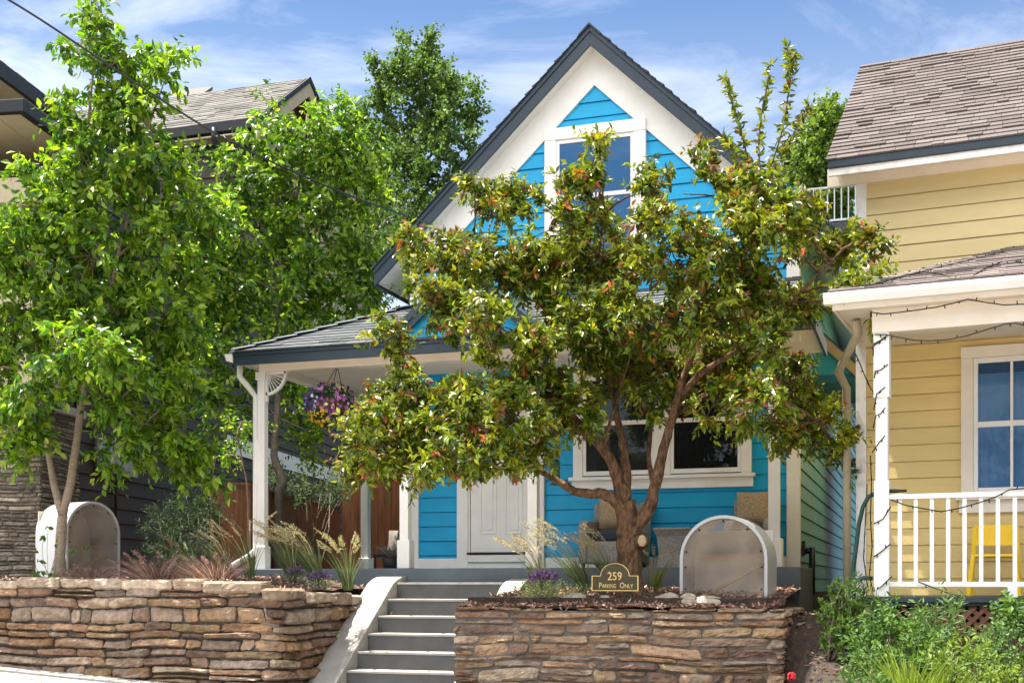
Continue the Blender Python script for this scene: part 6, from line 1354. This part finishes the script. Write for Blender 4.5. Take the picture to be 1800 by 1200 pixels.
gplant('aster_plant', 'narrow-leaved sprigs beside the yellow porch post, low on the lattice', 'garden plant', 1520, 1060, 11.35, 26, 24, .15, 80, GG, 157, (.05,.09), .22, 1.)
gplant('groundcover_plant', 'low spreading leafy patch at the bottom edge, left of the grass blades', 'garden plant', 1530, 1180, 10.0, 45, 25, .3, 90, GP, 158, (.03,.06), .5)
gplant('groundcover_plant', 'low leafy patch in the bottom right corner', 'garden plant', 1770, 1195, 9.8, 50, 25, .3, 90, GY, 159, (.03,.06), .5)
for (u, Y, H, n, label, sd_) in ((1600, 9.9, .60, 190, 'tallest tuft of yellow green grass blades at the bottom of the garden', 161), (1650, 9.8, .48, 130, 'tuft of yellow green grass blades right of the tallest tuft', 162), (1775, 10.9, .38, 60, 'sparse upright grass blades before the lattice at right', 163)):
    c = ray_z(u, Y, 0); c[2] = float(zground(c[0], Y)); r = empty('grass_tuft', c, label, 'grass tuft', 'grass tufts in the garden')
    np_obj('blades', *blade_clump(c, n, H, .012, .55, (0, 0), np.random.RandomState(sd_), [(.19,.27,.03),(.24,.33,.04),(.13,.20,.03)], .3, base=.16), M['blade'], r)
# red flower at the bottom edge
c = ray(1391, 1188, 10.9); rs = np.random.RandomState(9); r = empty('red_flower', (c[0], c[1], float(zground(c[0], c[1]))), 'single pinkish red bloom at the bottom edge beside the right wall end', 'flower')
k = MB(); k.tube([(c[0], c[1], float(zground(c[0], c[1]))), c], .006, 6); k.build('stem', M['hose'], r)
q = nrm(rs.normal(size=(14, 3))); np_obj('petals', *petals(c + q*.018, q, np.full(14, .035), np.tile((.75, .10, .12), (14, 1))), M['petal'], r)
# garden stones on the mulch
def rock(u, v, Y, sx, sy, sz, label, seed):
    rs = np.random.RandomState(seed); c = ray(u, v, Y); c[2] = (zbedR if c[0] > -4.6 else zbedL)(c[0], Y); m = MB(); m.ball((0, 0, 0), 1.0, 12, 8)
    V = np.array(m.v); h = rs.normal(size=(7, 3)); nn_ = nrm(h)
    for a in nn_: dd = V @ a; V = V - np.outer(np.clip(dd - .72, 0, 1), a)*.85
    V = V + rs.normal(size=V.shape)*.015; m.v = (V*(sx, sy, sz) + c + (0, 0, sz*.45)).tolist(); m.smooth = [False]*len(m.f)
    tag(m.build('garden_rock', M['rock'], origin=c), label, 'rock', 'rocks on the mulch')
rock(1010, 1052, 12.0, .15, .09, .08, 'flat pale rock on the mulch left of the plaque', 1)
rock(1172, 1042, 12.1, .13, .09, .08, 'brown rock just right of the rough trunk', 2)
rock(1210, 1046, 11.95, .10, .09, .085, 'dark rounded rock left of centre before the arched cover', 3)
rock(1245, 1052, 11.95, .17, .09, .075, 'long dark rock lying in front of the arched cover', 4)
rock(1062, 1050, 12.0, .06, .06, .07, 'small dark rock under the plaque', 5)

# a few fallen leaves on the steps and pavement
n = 170; X_ = RS.uniform(-12, -4.8, n); P = []
for x in X_:
    if x > -6.1:
        i = RS.randint(0, 7); P.append((x, RS.uniform(yn[i]+.01, yn[i]+.26), zt_steps[i] + .006))
    else: P.append((x, RS.uniform(10.6, 11.38), float(zstreet(x)) + .13 - .118*(0) * 1.0 - .11 + .02))
P = np.array(P); V, T, C = leaves(P, nrm(np.column_stack([RS.normal(size=(n, 2)), RS.normal(size=n)*.1])), np.tile((0, 0, 1.0), (n, 1)) + RS.normal(size=(n, 3))*.2, RS.uniform(.04, .08, n), RS.uniform(.02, .035, n), np.array([(.16,.10,.03),(.10,.12,.02),(.20,.07,.02)])[RS.randint(0, 3, n)])
tag(np_obj('fallen_leaves', V, T, C, M['leaf_far'], origin=(-6, 12, -1)), kind='stuff')

# two trees across the street, which the windows mirror
for (x, y, h, label, sd_) in ((-2.4, -21.0, 7.5, 'leafy street tree across the road, mirrored in the yellow house window', 201), (-11.5, -22.0, 8.0, 'leafy street tree across the road, mirrored in the porch window', 202)):
    rs = np.random.RandomState(sd_); z0 = float(zground(x, y)); r = empty('street_tree', (x, y, z0), label, 'tree', 'trees across the street')
    q = nrm(rs.normal(size=(150, 3))); cc = np.array((x, y, z0 + h*.62)) + q*np.array((2.2, 2.0, h*.36))*rs.uniform(0, 1, (150, 1))**.5
    A_ = crown_arrays(cc, q, rs, (3, 5), (.3, .7), 9, (.12, .2), .6, G_ASP, .2, .15); V, T, C = leaves(*A_[:6]); np_obj('crown', V, T, C, M['leaf_far'], r)
    k = MB(); limb(k, [(x, y, z0-.1), (x+.1, y, z0+h*.35), (x, y, z0+h*.85)], .16, .03, 8); k.build('trunk', M['bark_grey'], r)
